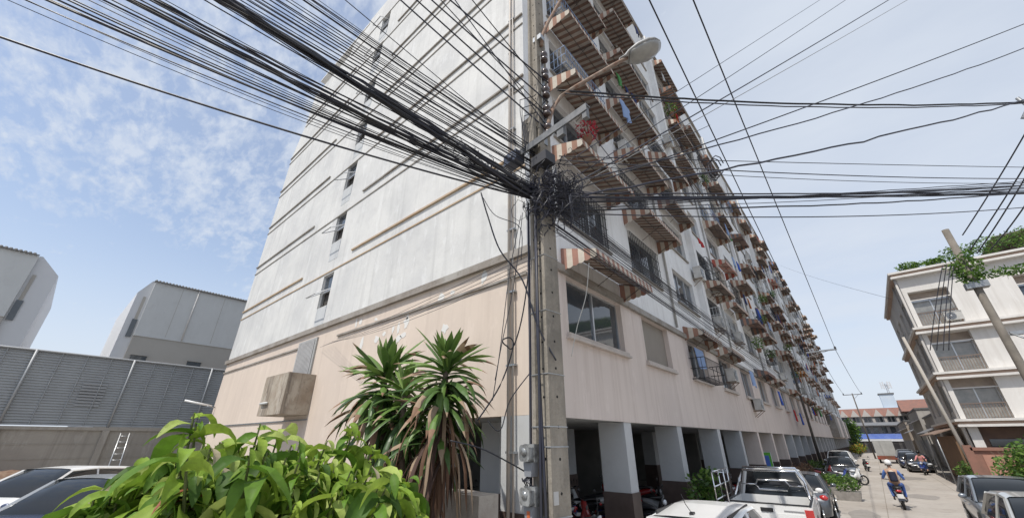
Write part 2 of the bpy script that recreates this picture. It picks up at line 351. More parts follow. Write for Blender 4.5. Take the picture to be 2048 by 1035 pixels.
def put_window(key, y, z, part):
    L0 = (FX - .14, y, z)
    if part:
        f = inst(fr[key][1], 'window', apt, (L0[0] - apt.location.x, y - apt.location.y, z)); inst(pn[key][1], 'pane', f, (0, 0, 0))
    else:
        for M_, src in ((rest, fr[key][0]), (restg, pn[key][0])):
            i = len(M_.v); M_.v += [(p[0] + L0[0], p[1] + L0[1], p[2] + L0[2]) for p in src.v]; M_.f += [tuple(a + i for a in f_) for f_ in src.f]; M_.m += src.m; M_.s += src.s
for k in range(NB):
    key = 'C' if k == 0 else 'D'
    if k != 1: put_window(key, lower[k][0], 4.68, k < 12)
    for j in range(NS): put_window('A' if (k % 2 == 0 or k > 3) else 'B', bayY(k), 7.68 + 2.72 * j, k < 12)
o = rest.build('window', ALU, apt); struct(o, 'stuff'); o = restg.build('pane', GLASS, apt); struct(o, 'stuff')
b = MB(); b.poly((FX - .16, lower[1][0], 4.68), (FX - .16, lower[1][1], 4.68), (FX - .16, lower[1][1], 6.08), (FX - .16, lower[1][0], 6.08)); b.build('window_blind', mat('tan_blind', (.25, .22, .19), .7, c2=(.29, .26, .22), nscale=1), apt)
# window sills
for k in range(NB):
    b = MB(); b.box(FX - .02, lower[k][0] - .12, 4.54, FX + .12, lower[k][1] + .12, 4.60); b.box(FX - .02, lower[k][0] - .08, 4.60, FX + .08, lower[k][1] + .08, 4.68)
    b.build('window_sill', mat('sill_stone', (.58, .52, .47), .85, c2=(.48, .43, .39), nscale=2, grime=.3), apt)
sl = MB()
for h in upper: sl.box(FX - .1, h[0] - .06, h[2] - .08, FX + .07, h[1] + .06, h[2] - .001)
struct(sl.build('window_sill', BAND, apt), 'stuff')
# dark rooms behind (one liner slab keeps windows from seeing daylight)
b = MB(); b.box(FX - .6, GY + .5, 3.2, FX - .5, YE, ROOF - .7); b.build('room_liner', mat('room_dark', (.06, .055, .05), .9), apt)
# pilasters on the street face, rising the full height
b = None
for k in range(3, NB, 3):
    b = MB(); y = bayY(k) - .95; b.box(FX - .01, y, ZB + .03, FX + .28, y + .4, ROOF - .1); b.build('pilaster', UWF, apt)
for k in range(1, NB, 2):
    b = MB(); y = bayY(k) + 3.35; b.tube([(FX + .06, y, ZB + .12), (FX + .06, y, ROOF - .3)], .045, 6); b.build('drain_pipe', mat('pipe_white', (.46, .46, .45), .6, c2=(.36, .35, .33), nscale=1.2, grime=.2), apt)
b = MB(); b.box(FX - .01, GY, ROOF - .08, FX + .16, YE, ROOF + .10); b.box(-9.0, GY - .1, ROOF - .08, FX + .16, GY, ROOF + .10); b.build('parapet_coping', BAND, apt)
# storey of later extensions at the far end
for i, y in enumerate((78, 84.5, 91, 99, 107)):
    b = MB(); b.box(FX + .003, y, 3.0, FX + .9, y + 5.4, 6.0); b.build('extension_room', PK if i % 2 else BAND, apt)
# small top hung stair windows on the gable, sashes pushed open
for (x0, x1, z0, z1) in gw:
    b = MB(); t = .05
    b.box(x0, GY + .08, z0, x0 + t, GY + .14, z1); b.box(x1 - t, GY + .08, z0, x1, GY + .14, z1); b.box(x0 + t, GY + .08, z0, x1 - t, GY + .14, z0 + t); b.box(x0 + t, GY + .08, z1 - t, x1 - t, GY + .14, z1); b.box(x0 + t, GY + .07, z0 + .62, x1 - t, GY + .14, z0 + .68)
    f = b.build('stair_window', ALU, apt)
    b = MB(); b.poly((x0 + t, GY + .12, z0 + .66), (x1 - t, GY + .12, z0 + .66), (x1 - t, GY + .12, z1 - t), (x0 + t, GY + .12, z1 - t)); o = b.build('pane', GLASS, None, off=apt.location); o.parent = f
    b = MB(); b.poly((x0, GY + .19, z0), (x1, GY + .19, z0), (x1, GY + .19, z0 + .66), (x0, GY + .19, z0 + .66)); o = b.build('dark_opening', mat('room_dark', (.06, .055, .05), .9), None, off=apt.location); o.parent = f
    b = MB(); a = R(55); hz_ = z0 + .66; ln = .62
    e = [(x0 + .04, GY + .02, hz_), (x1 - .04, GY + .02, hz_), (x1 - .04, GY + .02 - ln * math.sin(a), hz_ - ln * math.cos(a)), (x0 + .04, GY + .02 - ln * math.sin(a), hz_ - ln * math.cos(a))]
    for i in range(4): b.tube([e[i], e[(i + 1) % 4]], .022, 4)
    s_ = b.build('open_sash', ALU, None, off=apt.location); s_.parent = f
# louvred door above the box balcony
b = MB(); b.box(-15.55, GY - .06, 4.52, -14.05, GY, 5.85); f = b.build('louvre_door_frame', mat('grey_frame', (.36, .36, .35), .6), apt)
b = MB()
for i in range(12): x = -15.43 + i * .108; b.box(x, GY - .09, 4.58, x + .07, GY - .061, 5.78)
o = b.build('louvre', mat('grey_louvre', (.48, .47, .46), .6, c2=(.40, .39, .38)), None, off=apt.location); o.parent = f
LEDGE0 = mat('pale_pipe', (.6, .6, .58), .5)
b = MB(); b.box(-15.5, GY - .87, 3.25, -13.6, GY - .001, 3.37); b.box(-15.5, GY - .87, 3.37, -13.6, GY - .77, 4.5); b.box(-13.72, GY - .77, 3.37, -13.6, GY - .001, 4.5); b.box(-15.5, GY - .77, 3.37, -15.38, GY - .001, 4.5)
b.build('box_balcony', mat('stained_concrete', (.42, .37, .30), .9, c2=(.30, .24, .18), nscale=1.6, streak=.95, stc=(.09, .07, .06), bump=.5, grime=.5), apt)
b = MB(); b.tube([(-15.3, GY - .92, 3.62), (-14.7, GY - .92, 3.62)], .04, 6); b.tube([(-15.3, GY - .92, 3.62), (-15.3, GY - .86, 3.62)], .03, 5); b.build('drain_spout', LEDGE0, apt)
b = MB(); b.box(-15.2, GY - .7, 4.502, -14.6, GY - .4, 4.57)
b.build('clutter', BLACK, apt)
# gable services: two drain pipes with clips
for (x, r_) in ((-4.97, .035), (-4.86, .022)):
    b = MB(); b.tube([(x, GY - .08, .1), (x, GY - .08, ROOF - 1)], r_, 8); p = b.build('drain_pipe', mat('pipe_beige', (.52, .45, .38), .6, c2=(.45, .42, .39), nscale=3), apt)
    b = MB()
    for i in range(18): z = .8 + i * 1.5; b.box(x - r_ - .025, GY - .1, z, x + r_ + .025, GY, z + .035)
    c = b.build('pipe_clip', STEEL, None, off=apt.location); c.parent = p

# ---------------------------------------------------------------- striped awnings, one per window
def cloth(name, c, c2, tr=.08): return mat(name, c, .9, c2=c2, nscale=4, trans=tr, vary=.12, grime=.18)
BRN = cloth('awning_brown', (.36, .20, .14), (.29, .165, .12)); CRM = cloth('awning_cream', (.64, .58, .49), (.52, .47, .40))
REDC = cloth('awning_red', (.52, .12, .08), (.42, .12, .09)); ORG = cloth('awning_orange', (.62, .24, .06), (.5, .2, .06)); DRK = cloth('awning_dark', (.12, .12, .13), (.16, .15, .14), .1); BLU = cloth('awning_blue', (.05, .12, .42), (.06, .16, .5))
PINKA = cloth('awning_rose', (.40, .215, .165), (.32, .18, .14))
FRM = mat('awning_frame', (.10, .09, .085), .6, .3)
SHADED1 = cloth('awning_shaded_brown', (.19, .115, .085), (.14, .09, .07)); SHADED2 = cloth('awning_shaded_cream', (.34, .295, .25), (.26, .23, .20))  # darker copies of the stripes, the canopy's underside shade put into the colour
def awning_proto(W, proj, drop, top, c1, c2, sw, seed):
    rr = random.Random(seed); r = root('awning', '', 'awning')
    n = max(6, int(round(W / sw))); s = W / n
    cb = MB(); vb = MB()
    sag = [rr.uniform(-.012, .012) for _ in range(n + 1)]
    P0 = lambda y, i: (0.01, y, top + .004); P1 = lambda y, i: (proj * .5, y, top - drop * .5 + sag[i] - .012); P2 = lambda y, i: (proj, y, top - drop)
    for i in range(n):
        cb.mi = vb.mi = i % 2; y0, y1 = i * s, (i + 1) * s
        for A, B_ in ((P0, P1), (P1, P2)): cb.poly(A(y0, i), B_(y0, i), B_(y1, i + 1), A(y1, i + 1))
        zt = top - drop; vh = .20                                        # front valance with a scalloped hem
        prev = None
        for q in range(5):
            y = y0 + s * q / 4; zb = zt - vh - .035 * math.sin(math.pi * q / 4)
            if prev: vb.poly((proj, prev[0], zt), (proj + .02, prev[0], prev[1]), (proj + .02, y, zb), (proj, y, zt))
            prev = (y, zb)
    m_ = max(4, int(proj / .15)); tb = cb; cb = vb; sx = proj / m_
    for side in (0, W):                                                   # side panels
        for i in range(m_):
            cb.mi = i % 2; x0, x1 = i * sx, (i + 1) * sx; prev = None
            for q in range(5):
                x = x0 + sx * q / 4; zt = top - drop * x / proj - .004; zb = (top - drop - .17) * (.25 + .75 * x / proj) - .03 * math.sin(math.pi * q / 4) + .0
                if prev is not None: cb.poly((prev[0], side, prev[1]), (x, side, zt), (x, side, zb), (prev[0], side, prev[2]))
                prev = (x, zt, zb)
    cb = tb
    cb.build('canopy', [SHADED1, SHADED2] if c1 in (BRN, PINKA) else [SHADED2, SHADED1] if c1 is CRM else [c1, c2], r); vb.build('valance', [c1, c2], r)
    f = MB()
    for y in [0.02, W / 2, W - .02]:
        f.tube([(0, y, top - .03), (proj - .02, y, top - drop - .03)], .012, 5); f.tube([(0, y, .02), (proj * .75, y, top - drop * .75 - .03)], .010, 5)
    f.tube([(proj - .02, 0, top - drop - .03), (proj - .02, W, top - drop - .03)], .014, 5); f.tube([(proj * .5, 0, top - drop * .5 - .04), (proj * .5, W, top - drop * .5 - .04)], .010, 5)
    f.build('awning_frame', FRM, r)
    return r
AG = 'striped awnings on the street face of the apartment block'
protos = {}
def proto(key):
    if key not in protos:
        kind, W, v = key
        c = dict(b=(BRN, CRM), r=(REDC, CRM), o=(ORG, CRM), d=(DRK, BRN), u=(BLU, CRM), p=(PINKA, CRM), c=(CRM, BRN))[kind]
        protos[key] = awning_proto(W, [.95, .72, .85, .78][v % 4], [.30, .22, .42, .52][v % 4], [.62, .58, .70, .74][v % 4], c[0], c[1], [.125, .14, .11, .16][v % 4], v); protos[key]['used'] = 0
    return protos[key]
KN = dict(b='brown and cream', r='red and cream', o='orange and cream', d='dark brown and black', u='blue and cream', p='rose and cream', c='cream and brown')
def place_awning(kind, W, v, y, z, storey, bay, extra=''):
    p = proto((kind, W, v)); lab = '%s striped awning, %s storey, %s bay from the near corner%s' % (KN[kind], ORD[storey], nth(bay + 1), extra)
    if not p['used']: p['used'] = 1; p.location = (FX, y, z); o = p; o['label'] = lab; o['group'] = AG
    else: o = dup(p, (FX, y, z), 0, lab, AG)
    o.rotation_euler = (0, 0, R(rnd.uniform(-1.2, 1.2))); return o
rnd = random.Random(11)
place_awning('p', 3.1, 0, bayY(0) - .05, 6.13, 1, 0, '')
have = {}
for j in range(NS):
    for k in range(NB):
        z = 9.28 + 2.72 * j
        if j == 6 and 3 < k < 9 and rnd.random() < .75: continue
        if rnd.random() > (1.0 if k < 2 else .62 if k < 14 else .70) and not (k == 0): continue
        u = rnd.random(); kind = 'b' if u < .62 else 'c' if u < .74 else 'd' if u < .92 else 'r' if u < .945 else 'p' if u < .96 else 'o' if u < .985 else 'u'
        if k < 3: kind = 'b'
        if (j, k) == (1, 4): kind = 'r'
        v = 0 if k < 2 else rnd.randrange(4); W = 3.1 if k < 2 else rnd.choice([2.8, 3.2])
        place_awning(kind, W, v, bayY(k) - .18, z + rnd.uniform(-.04, .05), j + 2, k); have[(j, k)] = 1
for k in range(2, 22):
    if k % 5 != 4 and rnd.random() < .85: place_awning(rnd.choice('bcdb'), 2.8, 1, bayY(k) - .1, 6.02, 1, k)

# ---------------------------------------------------------------- air conditioners, racks, washing, balcony plants
ACW = mat('ac_casing', (.58, .57, .54), .5, c2=(.48, .47, .44), nscale=5, grime=.2, vary=.15)
def ac_unit():
    r = root('air_conditioner', '', 'air conditioner')
    b = MB(); b.box(.12, 0, 0, .44, .82, .56); b.box(.10, -.01, .53, .46, .83, .575); b.build('casing', ACW, r)
    g = MB(); g.lathe((.44, .30, .28), [(.23, 0), (.23, .012), (.2, .014)], 20, 'x'); g.mi = 1
    for i in range(9): g.box(.455, .09 + i * .05, .06, .462, .105 + i * .05, .50)
    g.lathe((.452, .30, .28), [(.05, 0), (.05, .02)], 10, 'x'); g.build('fan_grille', [BLACK, ALU], r)
    s = MB()
    s.box(0, .12, -.045, .03, .74, -.03)
    for y in (.12, .70): s.box(0, y, -.03, .46, y + .04, -.002); s.tube([(0, y + .02, -.34), (.42, y + .02, -.03)], .014, 4)
    s.build('bracket', RUST, r); return r
acp = ac_unit(); first = [True]
def put_ac(y, z, label, rz=0):
    if first[0]: first[0] = False; acp.location = (FX, y, z); acp['label'] = label; acp['group'] = 'air conditioners on the apartment wall'; return
    dup(acp, (FX, y, z), rz, label, 'air conditioners on the apartment wall')
rnd = random.Random(5)
for (j, k, dy, dz) in [(-1, 3, .5, 5.0), (-1, 4, .9, 4.0), (0, 4, .3, 7.55), (0, 3, .4, 7.5), (1, 2, 2.95, 9.6)]:
    put_ac(bayY(k) + dy, dz, 'outdoor air conditioner unit by the %s storey window, %s bay from the near corner' % (ORD[j + 2], nth(k + 1)))
for j in range(NS):
    for k in range(1, 21):
        if rnd.random() < .26 and (j, k) not in ((0, 4), (0, 3), (1, 2)):
            put_ac(bayY(k) + rnd.choice([0.05, 1.8, 2.85]), 7.0 + 2.72 * j + rnd.choice([0, 0, .1]), 'outdoor air conditioner unit under the %s storey window, %s bay from the near corner' % (ORD[j + 2], nth(k + 1)))
CAGEB = mat('cage_blue', (.22, .30, .45), .6, .2); CAGEK = mat('cage_dark', (.035, .035, .04), .6, .3); CAGEW = mat('cage_white', (.55, .56, .56), .6, .2)
def cage(m, W=2.6, H=.75, D=.55):
    r = root('window_rack', '', 'window rack')
    b = MB()
    for z in (0, H * .5, H): b.tube([(0, 0, z), (D, 0, z), (D, W, z), (0, W, z)], .014, 4)
    b.build('rail', m, r); g = MB()
    for i in range(18): y = W * (i + .5) / 18; g.tube([(0, y, 0), (D, y, 0), (D, y, H)], .009, 4)
    for x in (.14, .28, .42):
        for y in (0, W): g.tube([(x, y, 0), (x, y, H)], .009, 4)
    g.build('bar', m, r); return r
cg = {q: cage(m) for q, m in (('grey blue', CAGEB), ('black', CAGEK), ('white', CAGEW))}; cu = {q: 0 for q in cg}
def put_cage(q, j, k, dy=0, dz=0, d=''):
    lab = '%s metal rack hung outside the %s storey window, %s bay from the near corner' % (q, ORD[j + 2], nth(k + 1)); loc = (FX + .01, bayY(k) + dy, 7.62 + 2.72 * j + dz)
    if not cu[q]: cu[q] = 1; cg[q].location = loc; cg[q]['label'] = lab; cg[q]['group'] = 'metal racks outside the windows'
    else: dup(cg[q], loc, 0, lab, 'metal racks outside the windows')
rnd = random.Random(3)
put_cage('grey blue', 2, 0, 0, 0); put_cage('grey blue', 3, 0); 
fg = MB()
for i in range(16): y = 2.6 * (i + .5) / 16; fg.tube([(.05, y, .05), (.05, y, 1.5)], .012, 4)
for z in (.05, .4, .78, 1.15, 1.5): fg.tube([(.05, 0, z), (.05, 2.6, z)], .012, 4)
fgm = fg.mesh('window_grille', CAGEK)
for (j, k) in ((0, 0), (0, 1), (1, 1), (0, 3), (2, 2), (1, 3), (3, 2)):
    o = bpy.data.objects.new('window_grille', fgm); col.objects.link(o); o.location = (FX + .01, bayY(k), 7.62 + 2.72 * j); tag(o, 'flat dark bar grille over the %s storey window, %s bay from the near corner' % (ORD[j + 2], nth(k + 1)), 'window grille', 'flat grilles over the windows')
for j in range(NS):
    for k in range(3, 17):
        if rnd.random() < .30: put_cage(rnd.choice(['black', 'white', 'black', 'grey blue']), j, k, 0, rnd.uniform(0, .1))
put_cage('black', -1, 2, -.1, -.30)
# washing: each garment hangs by itself
WC = [('white', (.62, .62, .62)), ('pale blue', (.34, .47, .72)), ('royal blue', (.04, .11, .50)), ('navy', (.03, .05, .16)), ('red', (.50, .03, .03)), ('black', (.02, .02, .025)), ('grey', (.25, .26, .28)), ('orange', (.55, .18, .04)), ('green', (.10, .32, .10)), ('lime', (.45, .62, .08))]
def garment(cname, c, W, H, kind, seed):
    rr = random.Random(seed); b = MB(); n = 8; mth = 7; b.sm = True; nx = []
    ph = rr.uniform(0, 6)
    for i in range(mth + 1):
        t = i / mth; row = []
        for k in range(n + 1):
            u = k / n; half = W / 2
            if kind == 'shirt': half = W / 2 * (1.0 if t < .30 else .66)
            if kind == 'trousers': half = W / 2 * .8
            y = (u - .5) * 2 * half; x = .035 * math.sin(u * 9 + ph) * (.3 + t) + .03 * t; z = -H * t - (.03 * math.sin(u * 5 + ph) if t > .9 else 0)
            if kind == 'shirt' and t < .01: z -= .10 * abs(u - .5) * 2
            row.append((x, y, z))
        nx.append(row)
    for off in (0, .022):
        base = len(b.v)
        for row in nx: b.P(*[(p[0] + off, p[1], p[2]) for p in row])
        for i in range(mth):
            for k in range(n):
                if kind == 'trousers' and i > 2 and k in (3, 4) and i < 99 and (k == 4 and i > 2): continue
                q = base + i * (n + 1) + k; b.F(q, q + 1, q + n + 2, q + n + 1)
    b.sm = False
    return b.mesh('laundry', mat('cloth_' + cname.replace(' ', '_'), c, .9, trans=.2, vary=.1))
lg = {}
def hang(cname, kind, W, H, x, y, z, label):
    key = (cname, kind, W, H)
    if key not in lg: lg[key] = garment(cname, dict(WC)[cname], W, H, kind, len(lg))
    o = bpy.data.objects.new('laundry_' + kind, lg[key]); col.objects.link(o); o.location = (x, y, z); tag(o, label, 'laundry', 'washing hung outside the windows'); return o
rnd = random.Random(21)
hang('pale blue', 'shirt', .75, .95, FX + .80, 11.0, 14.35, 'pale blue shirt hanging under an awning behind the lamp arm')
hang('pale blue', 'sheet', 1.1, .75, FX + .25, bayY(2) + .5, 5.75, 'pale blue patterned cloth drying in the black cage of the second storey')
hang('red', 'sheet', .8, .35, FX + .5, bayY(3) - .2, 12.0, 'small red cloth drying beside a lower fifth storey awning')
hang('royal blue', 'sheet', 1.0, .9, FX + .4, bayY(6) + .2, 5.6, 'first royal blue sheet drying on the pink second storey wall')
hang('royal blue', 'sheet', 1.2, .9, FX + .4, bayY(8) + .2, 4.6, 'royal blue sheet hanging lowest on the pink second storey wall')
hang('red', 'shirt', .75, .85, FX + .45, bayY(7) + .9, 4.7, 'red shirt hanging between two royal blue sheets')
hang('navy', 'sheet', 1.6, 1.0, FX + .5, bayY(6) + .4, 11.5, 'wide navy blanket hung out at the fourth storey')
for k in range(1, 19):
    for j in range(-1, NS):
        if rnd.random() < (.38 if j >= 0 else .5) and not (j < 0 and k in (1, 2, 6, 7, 8)):
            for g in range(rnd.choice([1, 2, 2, 3])):
                cn = rnd.choice(WC[:9])[0] if rnd.random() > .3 else rnd.choice(['white', 'pale blue', 'navy', 'royal blue']); kd = rnd.choice(['shirt', 'shirt', 'trousers', 'sheet', 'towel'])
                Wd, Hd = dict(shirt=(.65, .75), trousers=(.5, .95), sheet=(1.0, .8), towel=(.45, .7))[kd]
                hang(cn, kd, Wd, Hd, FX + rnd.uniform(.35, .6), bayY(k) + .4 + g * .8, (9.0 + 2.72 * j if j >= 0 else 6.0) + rnd.uniform(-.25, 0),
                     '%s %s, %s storey, %s bay from the near corner, %s in its row' % (cn, kd, ORD[j + 2], nth(k + 1), nth(g + 1)))
# balcony plants
LEAFM = [mat('leaf_%d' % i, c, .55, trans=.35, vary=.1) for i, c in enumerate([(.08, .17, .03), (.12, .23, .035), (.05, .11, .025), (.17, .27, .05)])]
REDL = mat('leaf_red', (.42, .03, .05), .6, trans=.3)
def leafcloud(b, c, rad, n, size, rr, mats=4, droop=.3, shell=.5):
    for i in range(n):
        while True:
            d = Vector((rr.uniform(-1, 1), rr.uniform(-1, 1), rr.uniform(-1, 1)))
            if shell * shell * rr.random() < d.length_squared < 1: break
        p = Vector(c) + Vector((d.x * rad[0], d.y * rad[1], d.z * rad[2])); s = size * rr.uniform(.6, 1.3)
        a = Vector((rr.gauss(0, 1), rr.gauss(0, 1), rr.gauss(-droop, .7))).normalized(); q = a.cross(Vector((rr.gauss(0, 1), rr.gauss(0, 1), rr.gauss(0, 1)))).normalized()
        b.mi = rr.randrange(mats); m = p + a * s * .5
        b.poly(p, m + q * s * .24, p + a * s, m - q * s * .24)
def pot_plant(name, label, cat, loc, rad, n, size, seed, mats=None, pot=.2, group=None, ph=.3):
    rr = random.Random(seed); r = root(name, label, cat, loc, group=group)
    b = MB(); b.lathe((0, 0, 0), [(pot * .7, 0), (pot, ph), (pot * 1.08, ph), (pot * 1.08, ph + .04), (pot * .9, ph + .04)], 14); b.build('pot', mat('terracotta', (.30, .15, .09), .8, c2=(.22, .15, .12), nscale=6, vary=.2), r)
    f = MB(); leafcloud(f, (0, 0, ph + rad[2] * .9), rad, n, size, rr, len(mats or LEAFM)); f.build('foliage', mats or LEAFM, r)
    s = MB()
    for i in range(5): a = rr.uniform(0, 6.3); s.tube([(0, 0, ph - .05), (rad[0] * .3 * math.cos(a), rad[1] * .3 * math.sin(a), ph + rad[2] * .5), (rad[0] * .6 * math.cos(a), rad[1] * .6 * math.sin(a), ph + rad[2] * 1.2)], .012, 4)
    s.build('stem', mat('stem_brown', (.12, .09, .06), .8), r); return r
pot_plant('pot_plant', 'red leaved pot plant under an awning behind the steel crossarm of the near pole', 'plant', (FX + .55, 8.1, 10.45), (.35, .4, .3), 260, .10, 4, [REDL], .14, 'balcony plants', .2)
rnd = random.Random(9)
for (j, k, dy) in [(5, 3, .4), (4, 4, 1), (0, 6, .5), (1, 6, 1.2), (0, 5, .6), (2, 7, 1), (3, 9, .5), (1, 9, 1.4), (0, 9, .6), (-1, 11, 1)]:
    pot_plant('pot_plant', 'leafy green pot plant outside the %s storey window, %s bay from the near corner' % (ORD[j + 2], nth(k + 1)), 'plant', (FX + .5, bayY(k) + dy, 7.66 + 2.72 * j), (.4, .6, .42), 200, .13, j * 31 + k, None, .14, 'balcony plants', .2)

# ---------------------------------------------------------------- vehicles
def car(name, label, cat, loc, rz, paint, L_, W_, H_, kind, group=None, parts=True, roofm=None):
    """local frame: +y is forward, origin on the ground under the middle"""
    r = root(name, label, cat, loc, rz, group); h = L_ / 2; hw = W_ / 2
    belt = .60 * H_ if kind != 'mpv' else .56 * H_
    if kind == 'sedan': gh = [(-.36, belt), (-.24, H_ * .965), (-.05, H_), (.08, H_ * .975), (.25, belt + .02)]; st = [(-.5, .34, .62, .80), (-.485, .24, .80, .93), (-.40, .20, belt + .03, .99), (-.2, .19, belt, 1), (.1, .19, belt, 1), (.26, .19, belt, 1), (.40, .20, belt * .90, .98), (.475, .24, belt * .76, .90), (.5, .30, belt * .58, .76)]
    elif kind == 'hatch': gh = [(-.485, belt + .02), (-.40, H_ * .955), (-.12, H_), (.06, H_ * .985), (.28, belt + .02)]; st = [(-.5, .34, .66, .84), (-.49, .24, belt, .95), (-.40, .20, belt + .02, .99), (-.2, .19, belt, 1), (.1, .19, belt, 1), (.29, .19, belt, 1), (.40, .20, belt * .90, .98), (.475, .24, belt * .76, .90), (.5, .30, belt * .58, .78)]
    elif kind == 'mpv': gh = [(-.485, belt + .02), (-.44, H_ * .955), (-.15, H_), (.10, H_ * .98), (.33, belt + .02)]; st = [(-.5, .34, .66, .86), (-.49, .24, belt, .95), (-.40, .20, belt + .02, .99), (-.2, .19, belt, 1), (.1, .19, belt, 1), (.34, .19, belt, 1), (.42, .20, belt * .90, .98), (.48, .24, belt * .76, .92), (.5, .30, belt * .58, .80)]
    else: gh = [(-.02, belt), (.005, H_ * .975), (.10, H_), (.17, H_ * .985), (.285, belt + .02)]; st = [(-.045, .42, belt, .97), (.05, .40, belt, 1), (.29, .40, belt, 1), (.40, .40, belt * .94, .98), (.47, .42, belt * .86, .93), (.5, .46, belt * .66, .84)]
    def bodyring(y, zb, zt, wf):
        wdt = hw * wf; mid = zb + (zt - zb) * .45
        half = [(0, zb), (wdt * .80, zb), (wdt * .94, zb + .05), (wdt * .985, mid - .05), (wdt, mid + .02), (wdt * .985, zt - .10), (wdt * .95, zt - .025), (wdt * .88, zt), (wdt * .45, zt + .018), (0, zt + .025)]
        pts = half + [(-x, z) for x, z in half[-2:0:-1]]
        return [(x, y * L_, z) for x, z in pts]
    b = MB(); b.sm = True; b.skin([bodyring(*s) for s in st]); b.sm = False; body = b.build('body', paint, r)
    def gring(y, zr):
        f = max(0., min(1., (zr - belt) / (H_ - belt))); wb = hw * .93; wr = wb - (hw * .22) * f
        half = [(wb - .01 if f < .1 else wb, belt - .02), (wb - (wb - wr) * .55, belt + (zr - belt) * .55), (wr, zr - .045 * min(1, f + .2)), (wr - .07, zr - .004), (wr * .5, zr + .012), (0, zr + .018)]
        return [(x, y * L_, z) for x, z in half] + [(-x, y * L_, z) for x, z in half[-2::-1]]
    rings = [gring(*g) for g in gh]
    g = MB(); g.sm = True; g.skin(rings, True, False); g.sm = False; g.build('window', CARGLASS, r)
    rp = MB(); rp.sm = True                       # roof skin and pillars, a little proud of the glass
    up = lambda p, e=.006: (p[0] * 1.004, p[1], p[2] + e)
    for i in (1, 2): rp.skin([[up(p) for p in rings[i][2:-2]], [up(p) for p in rings[i + 1][2:-2]]], False, False)
    rp.sm = False
    def pillar(a, c, w_=.045): rp.tube([a, c], [w_ * .75, w_ * .75], 4, True)
    for s in (1, -1):
        ix = 2 if s > 0 else len(rings[0]) - 3; ib = 0 if s > 0 else len(rings[0]) - 1
        pillar(rings[0][ix], rings[1][ix], .07); pillar(rings[3][ix], rings[4][ix], .05)
        for t in ((.0,) if kind != 'pickup' else ()):
            a = Vector(rings[2][ix]); c = Vector(rings[2][ib]); pillar(a, c, .045)
        rp.tube([rings[1][ix], rings[2][ix], rings[3][ix]], .028, 4)
    rp.build('roof', roofm or paint, r)
    # wheels
    wr = .31 if kind != 'pickup' else .38
    ax = [(-.30, 0), (.315, 0)] if kind != 'pickup' else [(-.255, 0), (.345, 0)]
    for yy, _ in ax:
        for s in (-1, 1):
            wm = MB(); x = s * (hw - .10); wm.lathe((x, yy * L_, wr), [(wr * .62, -.11), (wr * .95, -.105), (wr, -.06), (wr, .06), (wr * .95, .112), (wr * .62, .115)], 22, 'x'); wo_ = wm.build('wheel', RUBBER, r)
            rm = MB(); o_ = s * .118; rm.lathe((x + s * .0, yy * L_, wr), [(wr * .60, o_ - s * .02), (wr * .58, o_), (wr * .2, o_ - s * .03)], 16, 'x')
            for a in range(5): an = a * 1.2566; rm.box(x + o_ - .006, yy * L_ - .03, wr - .03, x + o_ + .006, yy * L_ + .03, wr + .03); rm.tube([(x + o_, yy * L_, wr), (x + o_, yy * L_ + wr * .58 * math.cos(an), wr + wr * .58 * math.sin(an))], .022, 4)
            q = rm.build('rim', ALU, r); q.parent = wo_
            am = MB(); am.mi = 0
            for a in range(12):
                a0, a1 = math.pi * a / 12, math.pi * (a + 1) / 12; r0, r1 = wr * .9, wr * 1.20; xx = s * (hw * 1.002 + .004)
                am.poly((xx, yy * L_ + r0 * math.cos(a0), wr + r0 * math.sin(a0)), (xx, yy * L_ + r1 * math.cos(a0), wr + r1 * math.sin(a0)), (xx, yy * L_ + r1 * math.cos(a1), wr + r1 * math.sin(a1)), (xx, yy * L_ + r0 * math.cos(a1), wr + r0 * math.sin(a1)))
            am.build('wheel_arch', BLACK, r)
    for s in (-1, 1):
        m = MB(); my = (gh[3][0] + .09) * L_; m.ell((s * (hw + .10), my, belt + .10), (.10, .045, .065), 12, 8); m.box(min(s * (hw - .06), s * (hw + .05)), my - .02, belt + .03, max(s * (hw - .06), s * (hw + .05)), my + .02, belt + .07); m.build('mirror', paint, r)
        m = MB(); m.ell((s * hw * .70, h - .10, belt * .78), (hw * .20, .10, .075), 10, 6); m.build('headlight', LENS, r)
        if kind != 'pickup': m = MB(); m.ell((s * hw * .79, -h + .11, belt * .90), (hw * .15, .10, .09), 10, 6); m.build('tail_light', TAIL, r)
        m = MB()
        for yy in ((-.16 if kind != 'pickup' else .03), .03 if kind != 'pickup' else .16): m.box(min(s * hw * .985, s * (hw + .02)), yy * L_, belt - .16, max(s * hw * .985, s * (hw + .02)), yy * L_ + .16, belt - .13)
        m.build('door_handle', CHROME if kind == 'pickup' else paint, r)
    m = MB(); m.box(-hw * .5, h - .03, .46, hw * .5, h + .004, .58); m.box(-hw * .72, h - .02, .27, hw * .72, h + .002, .40); m.build('grille', BLACK, r)
    m = MB(); m.box(-.24, -h - .025, .50 if kind != 'pickup' else .48, .24, -h + .02, .64); m.build('number_plate', PLATE, r)
    m = MB(); m.box(-.24, h, .42, .24, h + .012, .53); m.build('number_plate', PLATE, r)
    return r

def silver(n, c): return mat(n, c, .3, .35, coat=.8)
SILV = silver('paint_silver', (.42, .44, .46)); SLATE = silver('paint_slate', (.09, .10, .115)); NAVY = silver('paint_navy', (.03, .045, .10)); GREYB = silver('paint_grey_blue', (.20, .225, .26)); PALE = silver('paint_pale', (.52, .52, .50)); BLKP = silver('paint_black', (.015, .016, .018))

